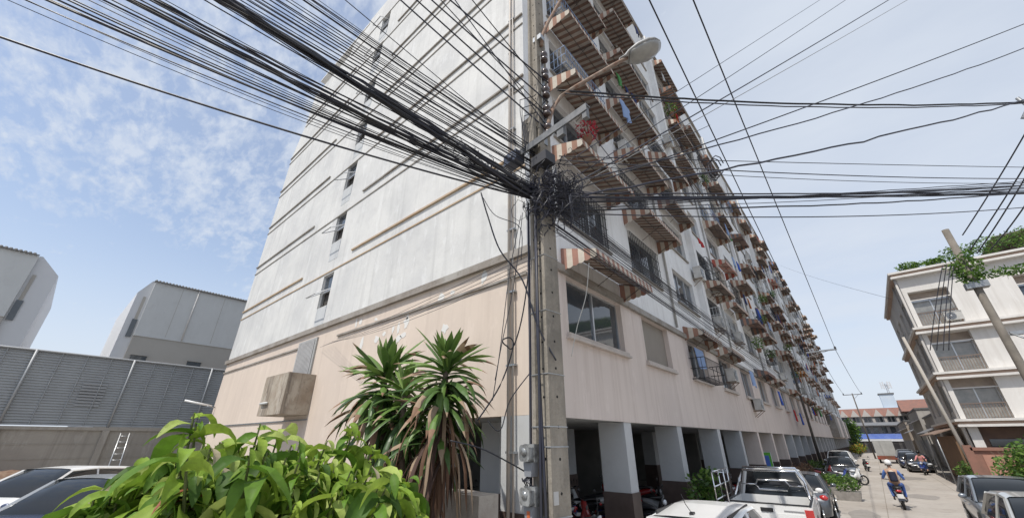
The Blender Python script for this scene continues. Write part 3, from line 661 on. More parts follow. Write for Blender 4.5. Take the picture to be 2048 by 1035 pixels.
# white hatchback in the foreground, seen from behind over its roof
hb = car('parked_car', 'white hatchback with a short roof antenna parked nearest the utility pole', 'car', (-2.62, 8.75, 0), R(3), WHITEP, 3.9, 1.68, 1.47, 'hatch')
m = MB(); m.tube([(.0, -1.35, 1.45), (-.02, -1.55, 1.60), (-.03, -1.66, 1.74)], .006, 5); m.box(-.03, -1.40, 1.435, .03, -1.28, 1.47); m.build('antenna', BLACK, hb)
m = MB(); m.box(-.62, -1.72, 1.365, .62, -1.5, 1.395); m.build('spoiler', WHITEP, hb)
m = MB(); m.box(-.16, -1.735, 1.372, .16, -1.721, 1.39); m.build('brake_light', TAIL, hb)
m = MB()
for s in (-1, 1): m.box(s * .54 - .012, -1.45, 1.405, s * .54 + .012, .2, 1.468)
m.build('roof_seam', BLACK, hb)
# white pickup
pk = car('pickup_truck', 'white double cab pickup truck with chrome sports bar and bed rails, tailgate towards the camera', 'pickup truck', (-2.62, 14.85, 0), R(4), WHITEP, 5.1, 1.84, 1.76, 'pickup')
hw = .92; y0, y1 = -2.55, -.22
m = MB(); m.box(-hw, y0 + .05, .48, -hw + .07, y1, 1.10); m.box(hw - .07, y0 + .05, .48, hw, y1, 1.10); m.box(-hw + .07, y1 - .06, .48, hw - .07, y1, 1.10); m.build('bed_side', WHITEP, pk)
m = MB(); m.box(-hw + .07, y0 + .05, .60, hw - .07, y1 - .06, .66); m.mi = 1; m.box(-hw + .072, y0 + .07, .66, hw - .072, y0 + .09, 1.09); m.build('bed_floor', [BLACK, BLACK], pk)
m = MB(); m.box(-hw + .02, y0, .52, hw - .02, y0 + .06, 1.105); m.box(-hw + .1, y0 - .012, .72, hw - .1, y0, .95); tg = m.build('tailgate', WHITEP, pk)
m = MB(); m.box(-.13, y0 - .03, .97, .13, y0, 1.05); o = m.build('handle', BLACK, pk); o.parent = tg
m = MB(); m.box(.35, y0 - .006, .99, .75, y0 - .0005, 1.02); o = m.build('badge', mat('badge_grey', (.25, .25, .26), .4), pk); o.parent = tg
for s in (-1, 1):
    m = MB(); m.box(min(s * (hw - .16), s * (hw + .006)), y0 - .02, .72, max(s * (hw - .16), s * (hw + .006)), y0 + .16, 1.06); m.build('tail_light', TAIL, pk)
m = MB(); m.box(-hw, y0 - .16, .40, hw, y0 - .02, .56); m.build('rear_bumper', CHROME, pk)
m = MB()
for s in (-1, 1): m.tube([(s * (hw - .04), y0 + .1, 1.13), (s * (hw - .04), y1, 1.13)], .022, 6)
m.tube([(-hw + .04, y0 + .08, 1.13), (hw - .04, y0 + .08, 1.13)], .02, 6); m.build('bed_rail', BLACK, pk)
m = MB()
for yy, k_ in ((y1 - .12, 1), (y1 - .34, .96)):
    m.tube([(-.86, yy, 1.12), (-.80, yy + .02, 1.5), (-.66, yy + .05, 1.80 * k_), (.66, yy + .05, 1.80 * k_), (.80, yy + .02, 1.5), (.86, yy, 1.12)], .03, 8)
for s in (-1, 1): m.tube([(s * .80, y1 - .12, 1.5), (s * .86, y1 - 1.0, 1.14)], .028, 8)
sb = m.build('sports_bar', CHROME, pk)
m = MB(); lp = [(x, z) for x, z in ((-.42, 1.36), (-.34, 1.24), (.34, 1.24), (.42, 1.36), (.34, 1.48), (-.34, 1.48), (-.42, 1.36))]
m.tube([(x, y1 - .10, z) for x, z in lp], .022, 6); m.tube([(-.82, y1 - .1, 1.36), (-.42, y1 - .1, 1.36)], .018, 6); m.tube([(.42, y1 - .1, 1.36), (.82, y1 - .1, 1.36)], .018, 6); m.build('window_guard', CHROME, pk)
m = MB()
for zz_ in (1.13, 1.42, 1.76): m.tube([(-1.08, y0 - .02, zz_), (-1.08, y1 - .3, zz_)], .022, 6)
for yy in (y0 - .02, y0 + .75, y1 - .9, y1 - .3): m.tube([(-1.08, yy, 1.05), (-1.08, yy, 1.76)], .022, 6)
m.tube([(-1.08, y0 - .02, 1.76), (-.80, y0 - .02, 1.76), (-.80, y0 - .02, 1.10)], .02, 6); m.build('rack_frame', CHROME, pk)
car('parked_car', 'dark grey sedan parked in front of the white pickup', 'car', (-2.62, 20.2, 0), R(3), SLATE, 4.4, 1.72, 1.44, 'sedan')
car('parked_car', 'slate grey hatchback facing the camera beside the brick gate', 'car', (2.55, 19.9, 0), R(180), GREYB, 4.5, 1.78, 1.50, 'hatch')
car('parked_car', 'silver hatchback at the right edge of the photo, nearest car on that side', 'car', (2.35, 14.0, 0), R(180), PALE, 4.3, 1.74, 1.48, 'hatch')
car('parked_car', 'white hatchback with black pillars parked before the concrete wall of the car park', 'car', (-17.55, 0.95, .33), R(-136), WHITEP, 4.3, 1.74, 1.50, 'hatch')
car('parked_car', 'dark blue car with silver roof trim half hidden by the leafy bush', 'car', (-13.3, 1.45, .33), R(-137), NAVY, 4.4, 1.74, 1.47, 'sedan', roofm=SILV)
car('parked_car', 'dark sedan facing the camera on the left kerb beyond the motorcycles', 'car', (-2.35, 39.5, 0), R(181), SLATE, 4.4, 1.72, 1.46, 'sedan')
car('parked_car', 'white pickup shaped car parked behind the dark sedan on the left', 'car', (-2.6, 45.2, 0), R(180), WHITEP, 4.8, 1.8, 1.75, 'mpv')
car('parked_car', 'black sedan on the right kerb behind the pink shirted rider', 'car', (2.45, 54, 0), R(180), BLKP, 4.4, 1.75, 1.46, 'sedan')
car('parked_car', 'dark blue sedan on the right kerb in the middle of the distant row', 'car', (2.2, 61, 0), R(180), NAVY, 4.4, 1.75, 1.5, 'sedan')
car('parked_car', 'pale silver car farthest along the right kerb', 'car', (2.3, 68, 0), R(180), SILV, 4.5, 1.75, 1.6, 'mpv')
# box truck with a rusty tailboard
t = root('box_truck', 'small grey box truck with a rusty red tailboard far down the street', 'truck', (.65, 73, 0), 0)
m = MB(); m.box(-.95, -2.3, .85, .95, 1.4, 2.55)
for i in range(9): m.box(-.93 + i * .22, -2.33, .9, -.90 + i * .22, -2.3, 2.5)
m.build('box_body', mat('box_grey', (.42, .42, .41), .6, c2=(.36, .36, .35)), t)
m = MB(); m.box(-.97, -2.36, .42, .97, -2.301, .84); m.build('tailboard', mat('rust_red', (.24, .07, .045), .8, c2=(.16, .08, .05), nscale=4), t)
m = MB(); m.box(-.85, 1.45, .5, .85, 3.0, 1.95); m.build('cab', WHITEP, t)
for s in (-1, 1):
    for yy in (-1.4, 2.1): m = MB(); m.lathe((s * .8, yy, .36), [(.2, -.1), (.36, -.1), (.36, .1), (.2, .1)], 16, 'x'); m.build('wheel', RUBBER, t)
    m = MB(); m.box(min(s * .95, s * .75), -2.40, .5, max(s * .95, s * .75), -2.361, .62); m.build('tail_light', TAIL, t)

# ---------------------------------------------------------------- motorcycles
def motorcycle(label, loc, rz, paint, group='parked motorcycles', lean=0, plate=True):
    r = root('motorcycle', label, 'motorcycle', loc, rz, group); r.rotation_euler = (0, R(lean), rz)
    for y in (-.62, .62):
        b = MB(); b.torus((0, y, .29), .245, .045, 'x', 20, 8); w_ = b.build('wheel', RUBBER, r)
        b = MB(); b.lathe((0, y, .29), [(.05, -.06), (.05, .06)], 10, 'x')
        for a in range(6): b.tube([(0, y, .29), (0, y + .22 * math.cos(a * 1.047), .29 + .22 * math.sin(a * 1.047))], .010, 4)
        q = b.build('rim', ALU, r); q.parent = w_
    b = MB(); b.sm = True
    def rg(y, z, w2, h2): return [(w2 * math.cos(a), y, z + h2 * math.sin(a)) for a in [2 * math.pi * k / 10 for k in range(10)]]
    b.skin([rg(-.78, .70, .05, .03), rg(-.65, .67, .13, .08), rg(-.40, .62, .15, .12), rg(-.10, .52, .13, .14), rg(.12, .45, .10, .10), rg(.28, .55, .10, .16), rg(.38, .74, .12, .20), rg(.46, .88, .11, .12), rg(.50, .96, .05, .04)])
    b.skin([rg(.30, .44, .17, .13), rg(.36, .58, .19, .24), rg(.42, .60, .16, .22), rg(.48, .60, .03, .05)]); b.sm = False; b.build('fairing', paint, r)
    b = MB(); b.sm = True; b.skin([rg(-.76, .76, .07, .03), rg(-.55, .79, .13, .05), rg(-.20, .76, .13, .055), rg(.08, .72, .08, .03)]); b.sm = False; b.build('seat', BLACK, r)
    b = MB(); b.tube([(-.36, .28, 1.02), (-.18, .38, 1.0), (0, .42, .97), (.18, .38, 1.0), (.36, .28, 1.02)], .016, 6); b.tube([(0, .42, .97), (0, .62, .29)], .03, 6); b.build('handlebar', BLACK, r)
    b = MB(); b.box(-.09, -.25, .22, .09, .12, .45); b.tube([(.10, .1, .28), (.13, -.3, .26), (.15, -.78, .36)], [.02, .03, .045], 8); b.box(-.08, -.65, .27, -.04, -.1, .34); b.build('engine', mat('engine_metal', (.16, .16, .17), .4, .8), r)
    b = MB(); b.skin([[(x * .1, .62 + .30 * math.sin(a), .29 + .31 * math.cos(a)) for x in (-1, 1)] for a in [R(q) for q in (-50, -20, 10, 40)]], False, False); b.skin([[(x * .1, -.62 - .32 * math.sin(a), .31 + .34 * math.cos(a)) for x in (-1, 1)] for a in [R(q) for q in (-20, 20, 60, 85)]], False, False); b.build('mudguard', paint, r)
    b = MB(); b.ell((0, .50, .86), (.09, .05, .07), 10, 6); b.build('headlight', LENS, r)
    b = MB(); b.ell((0, -.79, .66), (.09, .04, .05), 10, 6); b.build('tail_light', TAIL, r)
    b = MB(); b.box(-.10, -.93, .42, .10, -.92, .57); b.build('number_plate', PLATE, r)
    for s in (-1, 1):
        b = MB(); b.tube([(s * .22, .36, 1.0), (s * .30, .34, 1.16)], .006, 4); b.ell((s * .33, .34, 1.20), (.065, .015, .045), 10, 6); b.build('mirror', BLACK, r)
    return r
MP = [('red', mat('moto_red', (.30, .02, .02), .25, coat=.8)), ('black', mat('moto_black', (.02, .02, .022), .25, coat=.8)), ('white', mat('moto_white', (.60, .60, .60), .3, coat=.6)), ('blue', mat('moto_blue', (.03, .06, .25), .25, coat=.8))]
mp = {c: None for c, _ in MP}; rnd = random.Random(17); BY = {}
def put_moto(c, loc, rz, label, lean=6):
    if mp[c] is None: mp[c] = motorcycle(label, loc, rz, dict(MP)[c], lean=lean); o = mp[c]
    else: o = dup(mp[c], loc, rz, label); o.rotation_euler = (0, R(lean), rz)
    return o
n = 0
for bay, (ya, yb) in enumerate([(6.9, 9.3), (10.1, 12.9), (13.8, 17.2), (18.2, 20.8), (21.8, 24.6)]):
    q = ya; i = 0; bx = -5.35 if bay == 0 else -5.7
    while q < yb - .3:
        c = ['black', 'white', 'black', 'red', 'blue', 'black'][n % 6] if bay else ['white', 'red', 'white', 'blue'][i % 4]
        put_moto(c, (bx + rnd.uniform(-.35, .35), q, .12), R(rnd.choice([-88, -96, 84]) + rnd.uniform(-10, 10)), '%s motorcycle parked in %s bay under the block, %s from its near column' % (c, nth(bay + 1), nth(i + 1)))
        q += .72; n += 1; i += 1
for i, (x, y) in enumerate([(-7.6, 8.6), (-7.9, 9.4), (-7.5, 10.2), (-7.8, 11.0), (-7.6, 11.9), (-7.7, 12.7), (-7.5, 14.2), (-7.8, 15.1), (-7.6, 16.0), (-10.4, 8.6), (-10.6, 9.5), (-10.3, 10.4), (-10.5, 11.4), (-10.4, 12.3)]):
    c = ['white', 'red', 'white', 'blue', 'black', 'white', 'red'][i % 7]
    put_moto(c, (x, y, .12), R(80 + 17 * (i % 3)), '%s motorcycle in the dark %s row under the block, %s from the corner' % (c, 'second' if i < 9 else 'third', nth((i if i < 9 else i - 9) + 1)))
for i, (c, x, y, a) in enumerate([('black', -2.1, 31.5, -60), ('blue', -2.3, 33.2, -66), ('white', -1.75, 35.0, -58), ('black', -3.1, 29.4, -70), ('red', -3.3, 36.8, -75), ('black', -3.4, 27.6, -80)]):
    put_moto(c, (x, y, 0), R(a), '%s motorcycle slanting to the left kerb, %s along the street from the planters' % (c, nth(i + 1)))
put_moto('black', (-1.3, 52, 0), R(10), 'black motorcycle standing in the road far down on the left')

# ---------------------------------------------------------------- people
SKIN = mat('skin', (.42, .26, .18), .6)
def figure(name, V_, E_, m, parent, sub=2):
    me = bpy.data.meshes.new(name); me.from_pydata([v[0] for v in V_], E_, []); me.materials.append(m)
    o = bpy.data.objects.new(name, me); col.objects.link(o); o.parent = parent
    md = o.modifiers.new('skin', 'SKIN'); md.use_smooth_shade = True
    if not me.skin_vertices: bpy.context.view_layer.objects.active = o; o.select_set(True); bpy.ops.mesh.customdata_skin_add()
    for i, v in enumerate(V_): me.skin_vertices[0].data[i].radius = v[1] if isinstance(v[1], tuple) else (v[1], v[1]); me.skin_vertices[0].data[i].use_root = i == 0
    s = o.modifiers.new('sub', 'SUBSURF'); s.levels = s.render_levels = sub; return o
def rider(name, label, loc, rz, shirt, sleeve, helmet, trous, bag, lean=.0):
    r = root(name, label, 'person', loc, rz)
    V_ = [((0, -.28, .92), (.15, .12)), ((0, -.27, 1.08), (.13, .10)), ((0, -.22, 1.28), (.16, .11)), ((0, -.18, 1.43), .06), ((0, -.16, 1.50), .055), ((0, -.14, 1.60), (.075, .09)), ((0, -.13, 1.69), (.06, .08))]
    E_ = [(0, 1), (1, 2), (2, 3), (3, 4), (4, 5), (5, 6)]
    for s in (-1, 1):
        i = len(V_); V_ += [((s * .17, -.21, 1.37), .065), ((s * .29, -.05, 1.15), .047), ((s * .34, .18, 1.04), .032), ((s * .345, .25, 1.03), (.035, .022))]; E_ += [(2, i), (i, i + 1), (i + 1, i + 2), (i + 2, i + 3)]
        for f in range(4):
            j = len(V_); x = s * (.318 + f * .018); V_ += [((x, .30, 1.04 - .002 * f), .009), ((x + s * .002, .325, 1.015), .008), ((x, .31, .995), .007)]; E_ += [(i + 3, j), (j, j + 1), (j + 1, j + 2)]
        j = len(V_); V_ += [((s * .31, .27, 1.01), .010), ((s * .305, .30, .99), .008)]; E_ += [(i + 3, j), (j, j + 1)]
        i = len(V_); V_ += [((s * .11, -.20, .87), .085), ((s * .21, .16, .84), .062), ((s * .19, .04, .42), .042), ((s * .19, .14, .32), .034), ((s * .19, .24, .31), .028)]; E_ += [(0, i), (i, i + 1), (i + 1, i + 2), (i + 2, i + 3), (i + 3, i + 4)]
    figure('body', V_, E_, SKIN, r)
    T = [((0, -.28, .95), (.165, .13)), ((0, -.27, 1.10), (.15, .12)), ((0, -.22, 1.28), (.18, .13)), ((0, -.19, 1.41), .075)]
    figure('shirt', T, [(0, 1), (1, 2), (2, 3)], shirt, r)
    for s in (-1, 1):
        figure('sleeve', [((s * .10, -.22, 1.36), .075), ((s * .18, -.20, 1.36), .078), ((s * .29, -.05, 1.15), .058), ((s * .335, .14, 1.055), .045)], [(0, 1), (1, 2), (2, 3)], sleeve, r)
        figure('shoe', [((s * .19, .03, .31), .045), ((s * .19, .14, .295), .042), ((s * .19, .25, .285), .03)], [(0, 1), (1, 2)], BLACK, r, 1)
        figure('trouser_leg', [((s * .05, -.26, .90), .11), ((s * .12, -.18, .87), .10), ((s * .21, .16, .84), .075), ((s * .19, .04, .45), .055), ((s * .19, .04, .38), .055)], [(0, 1), (1, 2), (2, 3), (3, 4)], trous, r)
    m = MB(); m.ell((0, -.145, 1.665), (.125, .15, .125), 18, 12); m.mi = 1; m.skin([[(x * .105, -.145 + .158 * math.cos(a), z) for z in (1.60, 1.70)] for x, a in [(math.sin(a_) / .105 * .13, a_) for a_ in (-.9, -.45, 0, .45, .9)]], False, False); m.build('helmet', [helmet, CARGLASS], r)
    m = MB(); m.torus((0, -.145, 1.575), .108, .018, 'z', 16, 6); m.build('helmet_rim', BLACK, r)
    for s in (-1, 1): m = MB(); m.ell((s * .03, -.058, 1.615), (.012, .008, .008), 8, 6); m.build('eye', WHITEP, r)
    m = MB(); m.ell((0, -.045, 1.59), (.012, .018, .022), 8, 6); m.build('nose', SKIN, r); m = MB(); m.ell((0, -.055, 1.558), (.022, .008, .006), 8, 5); m.build('mouth', mat('lips', (.35, .14, .12), .6), r)
    if bag: m = MB(); m.sm = True; m.skin([[(x * .13, -.38 - .09 * math.sin(q), z) if True else 0 for x, q in ((-1, 0), (-.8, 1.2), (0, 1.57), (.8, 1.2), (1, 0))] for z in (.98, 1.05, 1.2, 1.3, 1.34)]); m.build('backpack', bag, r)
    return r
DEN = mat('cloth_denim', (.06, .10, .22), .9); TANC = mat('cloth_tan', (.56, .47, .38), .9); BLUC = mat('cloth_sky_blue', (.12, .24, .62), .9); NAVC = mat('cloth_dark_navy', (.02, .025, .05), .8)
put_moto('black', (.15, 24.75, 0), R(1), 'dark motorcycle ridden away from the camera in the middle of the street', 0)
b = MB(); b.box(-.11, -.96, .36, .11, -.93, .56)
rider('person', 'person in white helmet, tan top and blue sleeves riding the motorcycle down the street', (.15, 24.75, 0), R(1), TANC, BLUC, WHITEP, mat('cloth_blue_jean', (.08, .15, .40), .9), NAVC)
put_moto('blue', (2.45, 49.2, 0), R(170), 'blue motorcycle under the rider in the salmon pink shirt', 0)
SAL = mat('cloth_salmon', (.62, .26, .27), .9)
rider('person', 'person in salmon pink shirt sitting on a blue motorcycle by the right kerb', (2.45, 49.2, 0), R(170), SAL, SAL, BLACK, DEN, None)

# ---------------------------------------------------------------- the near utility pole
PX, PY = -2.36, 3.29
POLE = mat('pole_concrete', (.31, .275, .225), .9, c2=(.20, .18, .15), nscale=2.5, streak=.6, stc=(.11, .10, .09), bump=.5, bscale=25, grime=.35)
pole = root('utility_pole', 'near weathered concrete utility pole wrapped in black cables in front of the apartment corner', 'utility pole', (PX, PY, 0), R(-6))
def hring(z, s):
    a, c, d = .115 * s, .125 * s, .052 * s; pts = [(-a, -c), (-a + .045 * s, -c), (-a + .062 * s, -c + d), (a - .062 * s, -c + d), (a - .045 * s, -c), (a, -c), (a, c), (a - .045 * s, c), (a - .062 * s, c - d), (-a + .062 * s, c - d), (-a + .045 * s, c), (-a, c)]
    return [(x + .006 * z, y, z) for x, y in pts]
b = MB(); b.skin([hring(z, 1.06 - .034 * z) for z in (0, 2, 4, 6, 8, 10.4)]); b.build('shaft', POLE, pole)
b = MB()
for i in range(34):
    z = 1.0 + i * .27; s = 1.06 - .034 * z; b.lathe((.006 * z, 0, z), [(.012, -.126 * s + .05 * s), (.012, .1)], 6, 'y'); b.lathe((.006 * z, 0, z), [(.013, -.1172 * s), (.013, .1172 * s)], 8, 'x')
b.build('bolt_hole', mat('hole_black', (.01, .01, .01), 1), pole)
b = MB()
for x, y in ((-.14, -.10), (.03, -.15)): b.tube([(x, y, .2), (x, y - .02, 1.8), (x + .01, y, 3.3), (x + .03, y, 5.2)], .014, 7)
b.tube([(.06, -.14, .4), (.07, -.15, 2.0), (.02, -.14, 3.4), (.03, -.13, 5.2)], .014, 6); b.build('riser_cable', CABLE, pole)
for z in (.5, 1.35, 1.9, 2.45, 2.62, 3.1, 3.75, 4.4, 5.0, 6.3):
    s = 1.06 - .034 * z; a = .118 * s; c = .13 * s; o = .006 * z; b = MB(); b.tube([(-a + o, -c, z), (a + o, -c, z), (a + o, c, z), (-a + o, c, z), (-a + o, -c, z)], .006, 4); b.build('steel_strap', STEEL, pole)
for z, big in ((2.40, 0), (2.06, 1)):
    b = MB(); b.prism([(-.075 + .062 * q[0], z + .068 * q[1]) for q in ((-1, -.7), (-.7, -1), (.7, -1), (1, -.7), (1, .7), (.7, 1), (-.7, 1), (-1, .7))], 'y', -.265, -.19); b.lathe((-.075, -.265, z + .01), [(.035, -.008), (.035, .0)], 12, 'y'); b.box(-.145, -.20, z - .075, -.005, -.13, z + .075); mt = b.build('electric_meter', mat('meter_glass', (.30, .31, .31), .12, coat=1, c2=(.10, .10, .10), nscale=14), pole)
    b = MB(); b.prism([(-.13, z - .076), (-.02, z - .076), (-.035, z - .19), (-.115, z - .19)], 'y', -.22, -.13)
    if big: b.mi = 1; b.box(-.09, -.224, z - .16, -.055, -.2205, z - .11)
    o = b.build('terminal_box', [mat('meter_grey', (.22, .23, .25), .5), mat('seal_orange', (.5, .12, .04), .6)], pole); o.parent = mt
    b = MB()
    for i in range(4): b.tube([(-.10 + i * .02, -.18, z - .18), (-.14 + i * .02, -.22, z - .23), (-.19 + i * .05, -.18, z - .21 - .02 * i), (-.12, -.14, z - .33)], .006, 5)
    o = b.build('meter_cable', CABLE, pole); o.parent = mt
b = MB(); b.box(.118, -.11, 2.0, .135, -.05, 2.1); b.build('name_plate', ALU, pole)
# insulator rack on the street side
b = MB(); b.box(.13, -.03, 6.05, .15, .03, 7.85); rk = b.build('insulator_rack', STEEL, pole)
for z in (7.72, 7.35, 6.98, 6.62, 6.28):
    b = MB(); b.lathe((.20, -.01, z), [(.03, -.10), (.055, -.09), (.055, -.05), (.03, -.03), (.03, .0), (.055, .02), (.055, .06), (.03, .07)], 14, 'z'); o = b.build('insulator', mat('porcelain_brown', (.05, .03, .025), .25, coat=.7), pole); o.parent = rk
b = MB(); b.prism([(-.25, -.22), (.95, -.22), (.95, -.13), (-.25, -.13)], 'z', 5.99, 6.01); b.prism([(-.25, -.22), (.95, -.22), (.95, -.205), (-.25, -.205)], 'z', 5.91, 5.99); b.box(.88, -.21, 5.82, .94, -.15, 5.985); b.box(.50, -.21, 5.80, .60, -.16, 5.985); b.build('crossarm', mat('steel_dull', (.12, .125, .13), .55, .3, c2=(.20, .20, .20), nscale=9), pole)
b = MB(); b.box(-.12, -.19, 6.05, .10, -.13, 6.50); b.build('mounting_plate', POLE, pole)
b = MB(); b.box(.05, -.20, 5.62, .30, -.02, 5.76); b.build('splice_box', mat('splice_grey', (.04, .04, .045), .6), pole)
b = MB(); b.box(-.36, -.30, 5.82, -.12, -.14, 5.98); b.lathe((-.24, -.30, 5.90), [(.06, -.01), (.06, .01)], 16, 'y'); b.build('cable_closure', mat('closure_slate', (.07, .08, .11), .4), pole)
# street lamp on its own bracket
lamp = root('street_lamp', 'cobra head street lamp on a rusty arm reaching over the street from the near pole', 'street lamp', (PX + .15, PY, 6.2), 0, world=True)
pts = []
for (x, y), t in zip([(1096, 262), (1098, 240), (1106, 215), (1122, 193), (1150, 174), (1190, 151), (1225, 131), (1254, 116)], [0, .03, .1, .2, .38, .6, .8, .97]): pts.append(onY(x, y, 3.25 + 1.2 * t))
b = MB(); b.tube(pts, .030, 8); b.build('arm', RUST, lamp)
hd = onY(1286, 104, 4.55); ax = (hd - pts[-1]).normalized(); b = MB(); b.sm = True; g = MB(); g.sm = True
sidev = Vector((ax.y, -ax.x, 0)).normalized(); upv = sidev.cross(ax).normalized(); upv = upv if upv.z > 0 else -upv
prof = [(-.40, .05, .04), (-.30, .07, .06), (-.24, .13, .09), (-.1, .19, .13), (.08, .21, .14), (.20, .17, .12), (.28, .10, .07), (.31, .03, .03)]
b.skin([[hd + ax * a + sidev * (w_ * math.cos(q)) + upv * (h_ * max(0, math.sin(q)) - .0) for q in [2 * math.pi * k / 14 for k in range(14)]] for a, w_, h_ in prof])
g.skin([[hd + ax * a + sidev * (w_ * .93 * math.cos(q)) + upv * (-h_ * .75 * max(0, math.sin(q)) - .004) for q in [2 * math.pi * k / 14 for k in range(14)]] for a, w_, h_ in prof[2:-1]])
b.build('housing', mat('lamp_grey', (.45, .46, .46), .5, c2=(.36, .36, .35), nscale=5), lamp); g.build('diffuser', mat('diffuser', (.34, .34, .32), .3, c2=(.26, .26, .25), nscale=6, coat=.5), lamp)
l2 = root('lamp_arm', 'second rusty lamp arm leaving the pole near the top of the photo', 'lamp arm', (PX + .1, PY, 7.9), 0, world=True)
b = MB(); b.tube([onY(1083, 92, 3.25), onY(1084, 72, 3.27), onY(1096, 45, 3.4), onY(1113, 15, 3.6), onY(1135, -25, 3.8), onY(1160, -60, 4.1)], .028, 8); b.build('arm', RUST, l2)
b = MB(); b.box(PX + .05, PY - .1, 8.1, PX + .2, PY, 8.2); b.build('clamp', STEEL, l2)

# ---------------------------------------------------------------- cables
rnd = random.Random(31)
def wire(P, Q, sag, r, label, group, mat_=None, seg=26, wob=0, name='cable', ext=1.0):
    P = Vector(P); Q = P + (Vector(Q) - P) * ext; b = MB(); pts = []
    for i in range(seg + 1):
        t = i / seg; p = P.lerp(Q, t); p.z -= sag * 4 * t * (1 - t) * ext
        if wob and 0 < i < seg: p += Vector((rnd.uniform(-wob, wob), rnd.uniform(-wob, wob), rnd.uniform(-wob, wob)))
        pts.append(p)
    b.tube(pts, r, 5); o = b.build(name, mat_ or CABLE); tag(o, label, 'cable', group); return o
def pp(y, x=1085, D=4.02): return atD(x, y, D)
GB = 'black cables of the bundle sweeping from the near pole to the upper left'
def up(P, px, py, z, k, sag, r, label, group, wob=0):
    M_ = onZ(px, py, z); return wire(P, M_, sag, r, label, group, ext=k, wob=wob, seg=30)
for i in range(16):      # thick core
    j = rnd.gauss(0, 1); P = pp(398 + rnd.uniform(-14, 14), 1088 + rnd.uniform(-6, 6))
    up(P, 450 + j * 9, 0 + rnd.uniform(-8, 8), 6.0 + rnd.uniform(-.08, .08), 2.0, .00 + rnd.uniform(0, .02), rnd.choice([.006, .008, .011, .015]), 'black cable inside the thick twisted core of the bundle to the upper left', 'thick core of the cable bundle', .012)
for i in range(10):
    P = pp(392 + rnd.uniform(-10, 18), 1085)
    up(P, 350 + rnd.gauss(0, 30), 0, 6.0 + rnd.uniform(-.1, .1), 2.0, .05 + rnd.uniform(0, .05), rnd.choice([.006, .008, .011]), 'loose black cable running close below the thick core of the bundle', 'loose cables close under the thick core', .01)
for i in range(24):      # upper fan
    t = i / 23; P = pp(292 + 62 * (1 - t) + rnd.uniform(-5, 5), 1068 + rnd.uniform(-8, 8))
    up(P, 470 + 185 * t + rnd.uniform(-6, 6), 0, 6.35 + rnd.uniform(-.05, .05), 2.0, .02 + rnd.uniform(0, .03), rnd.choice([.003, .004, .005, .0065]), '%s thin cable from the left in the upper fan leaving the near pole' % nth(i + 1), 'upper fan of thin cables')
for i in range(16):      # lower fan
    t = i / 15; P = pp(385 + 20 * t + rnd.uniform(-6, 6), 1080 + rnd.uniform(-12, 8))
    up(P, 400, 5 + 118 * t + rnd.uniform(-5, 5), 5.9 + rnd.uniform(-.05, .05), 2.0, .07 + rnd.uniform(0, .06), rnd.choice([.0035, .0045, .006, .008]), '%s thin cable from the top in the lower fan leaving the near pole' % nth(i + 1), 'lower fan of thin cables')
up(pp(396, 1060), 0, 40, 5.8, 1.5, .13, .011, 'lowest single cable crossing the sky on the left', None)
up(pp(388, 1060), 160, 0, 5.9, 1.6, .10, .010, 'second lowest single cable crossing the sky on the left', None)
up(pp(300, 1050), 690, 0, 6.4, 1.8, .0, .005, 'thin lone line crossing the bundle over the stair windows', None)
for (y, x1) in ((166, 905), (205, 868), (236, 838), (262, 806)):
    up(pp(y, 1097, 3.95), x1, 0, 8.0, 2.4, .02, .011, 'power line from the insulator rack to the top edge, %s of four from the right' % {905: 'first', 868: 'second', 838: 'third', 806: 'last'}[x1], 'power lines on the insulator rack')
for i, (y, x1) in enumerate(((180, 950), (225, 888), (250, 915))): up(pp(y, 1092, 3.95), x1, 0, 7.7, 2.4, .03, .007, 'thin service line beside the power lines, %s from the top of the rack' % nth(i + 1), 'service lines beside the power lines')
# along the street
for i in range(30):
    t = rnd.random(); P = atD(1108 + rnd.uniform(-8, 14), 392 + 72 * t, 4.0); a = -44 + 50 * t + rnd.uniform(-6, 6)
    M_ = onX(1500, 733 + a, -2.95 + rnd.uniform(-.1, .1)); wire(P, M_, rnd.uniform(-.10, .05), rnd.choice([.003, .004, .0045, .006]), 'black cable in the band slanting down along the street face of the block', 'band of cables along the street face', ext=1.35 if i % 3 else 2.2)
# across the street to the right
def across(x0, y0, x1, y1, r, sag, label, D0=4.05, D1=11, grp=None, wob=0, m=None): return wire(atD(x0, y0, D0), atD(x1, y1, D1), sag, r, label, grp, wob=wob, ext=1.25, seg=34, mat_=m)
across(1115, 180, 2048, 190, .015, .22, 'thick twisted cable crossing the sky almost level at lamp height', wob=.006)
across(1130, 187, 2048, 191, .010, .24, 'second cable twisted along the level thick one', wob=.006)
across(1112, 398, 2048, 188, .014, .16, 'ropy cable rising from the tangle to the upper right edge', wob=.016)
across(1112, 372, 2048, 82, .010, .20, 'cable rising to the right edge just under the highest one', wob=.006); across(1115, 392, 2048, 44, .009, .06, 'straight line rising to the right edge near its top')
across(1118, 375, 1690, 0, .007, .02, 'line rising steeply through the sky left of the long power lines'); across(1120, 385, 1775, 0, .011, .03, 'thicker line rising steeply through the middle of the sky'); across(1122, 390, 1812, 0, .006, .03, 'thin line close beside the thicker steep one', m=mat('cable_grey', (.20, .20, .20), .6)); across(1125, 330, 1640, 0, .006, .0, 'leftmost of the steep lines crossing the awnings')
for i, (y1, r, sg) in enumerate(((333, .006, .02), (350, .008, .10), (358, .005, .12))): across(1118, 312 + i * 8, 2048, y1, r, sg, '%s of three thin lines sagging level through the middle of the right sky' % nth(i + 1), grp='thin level lines in the right sky')
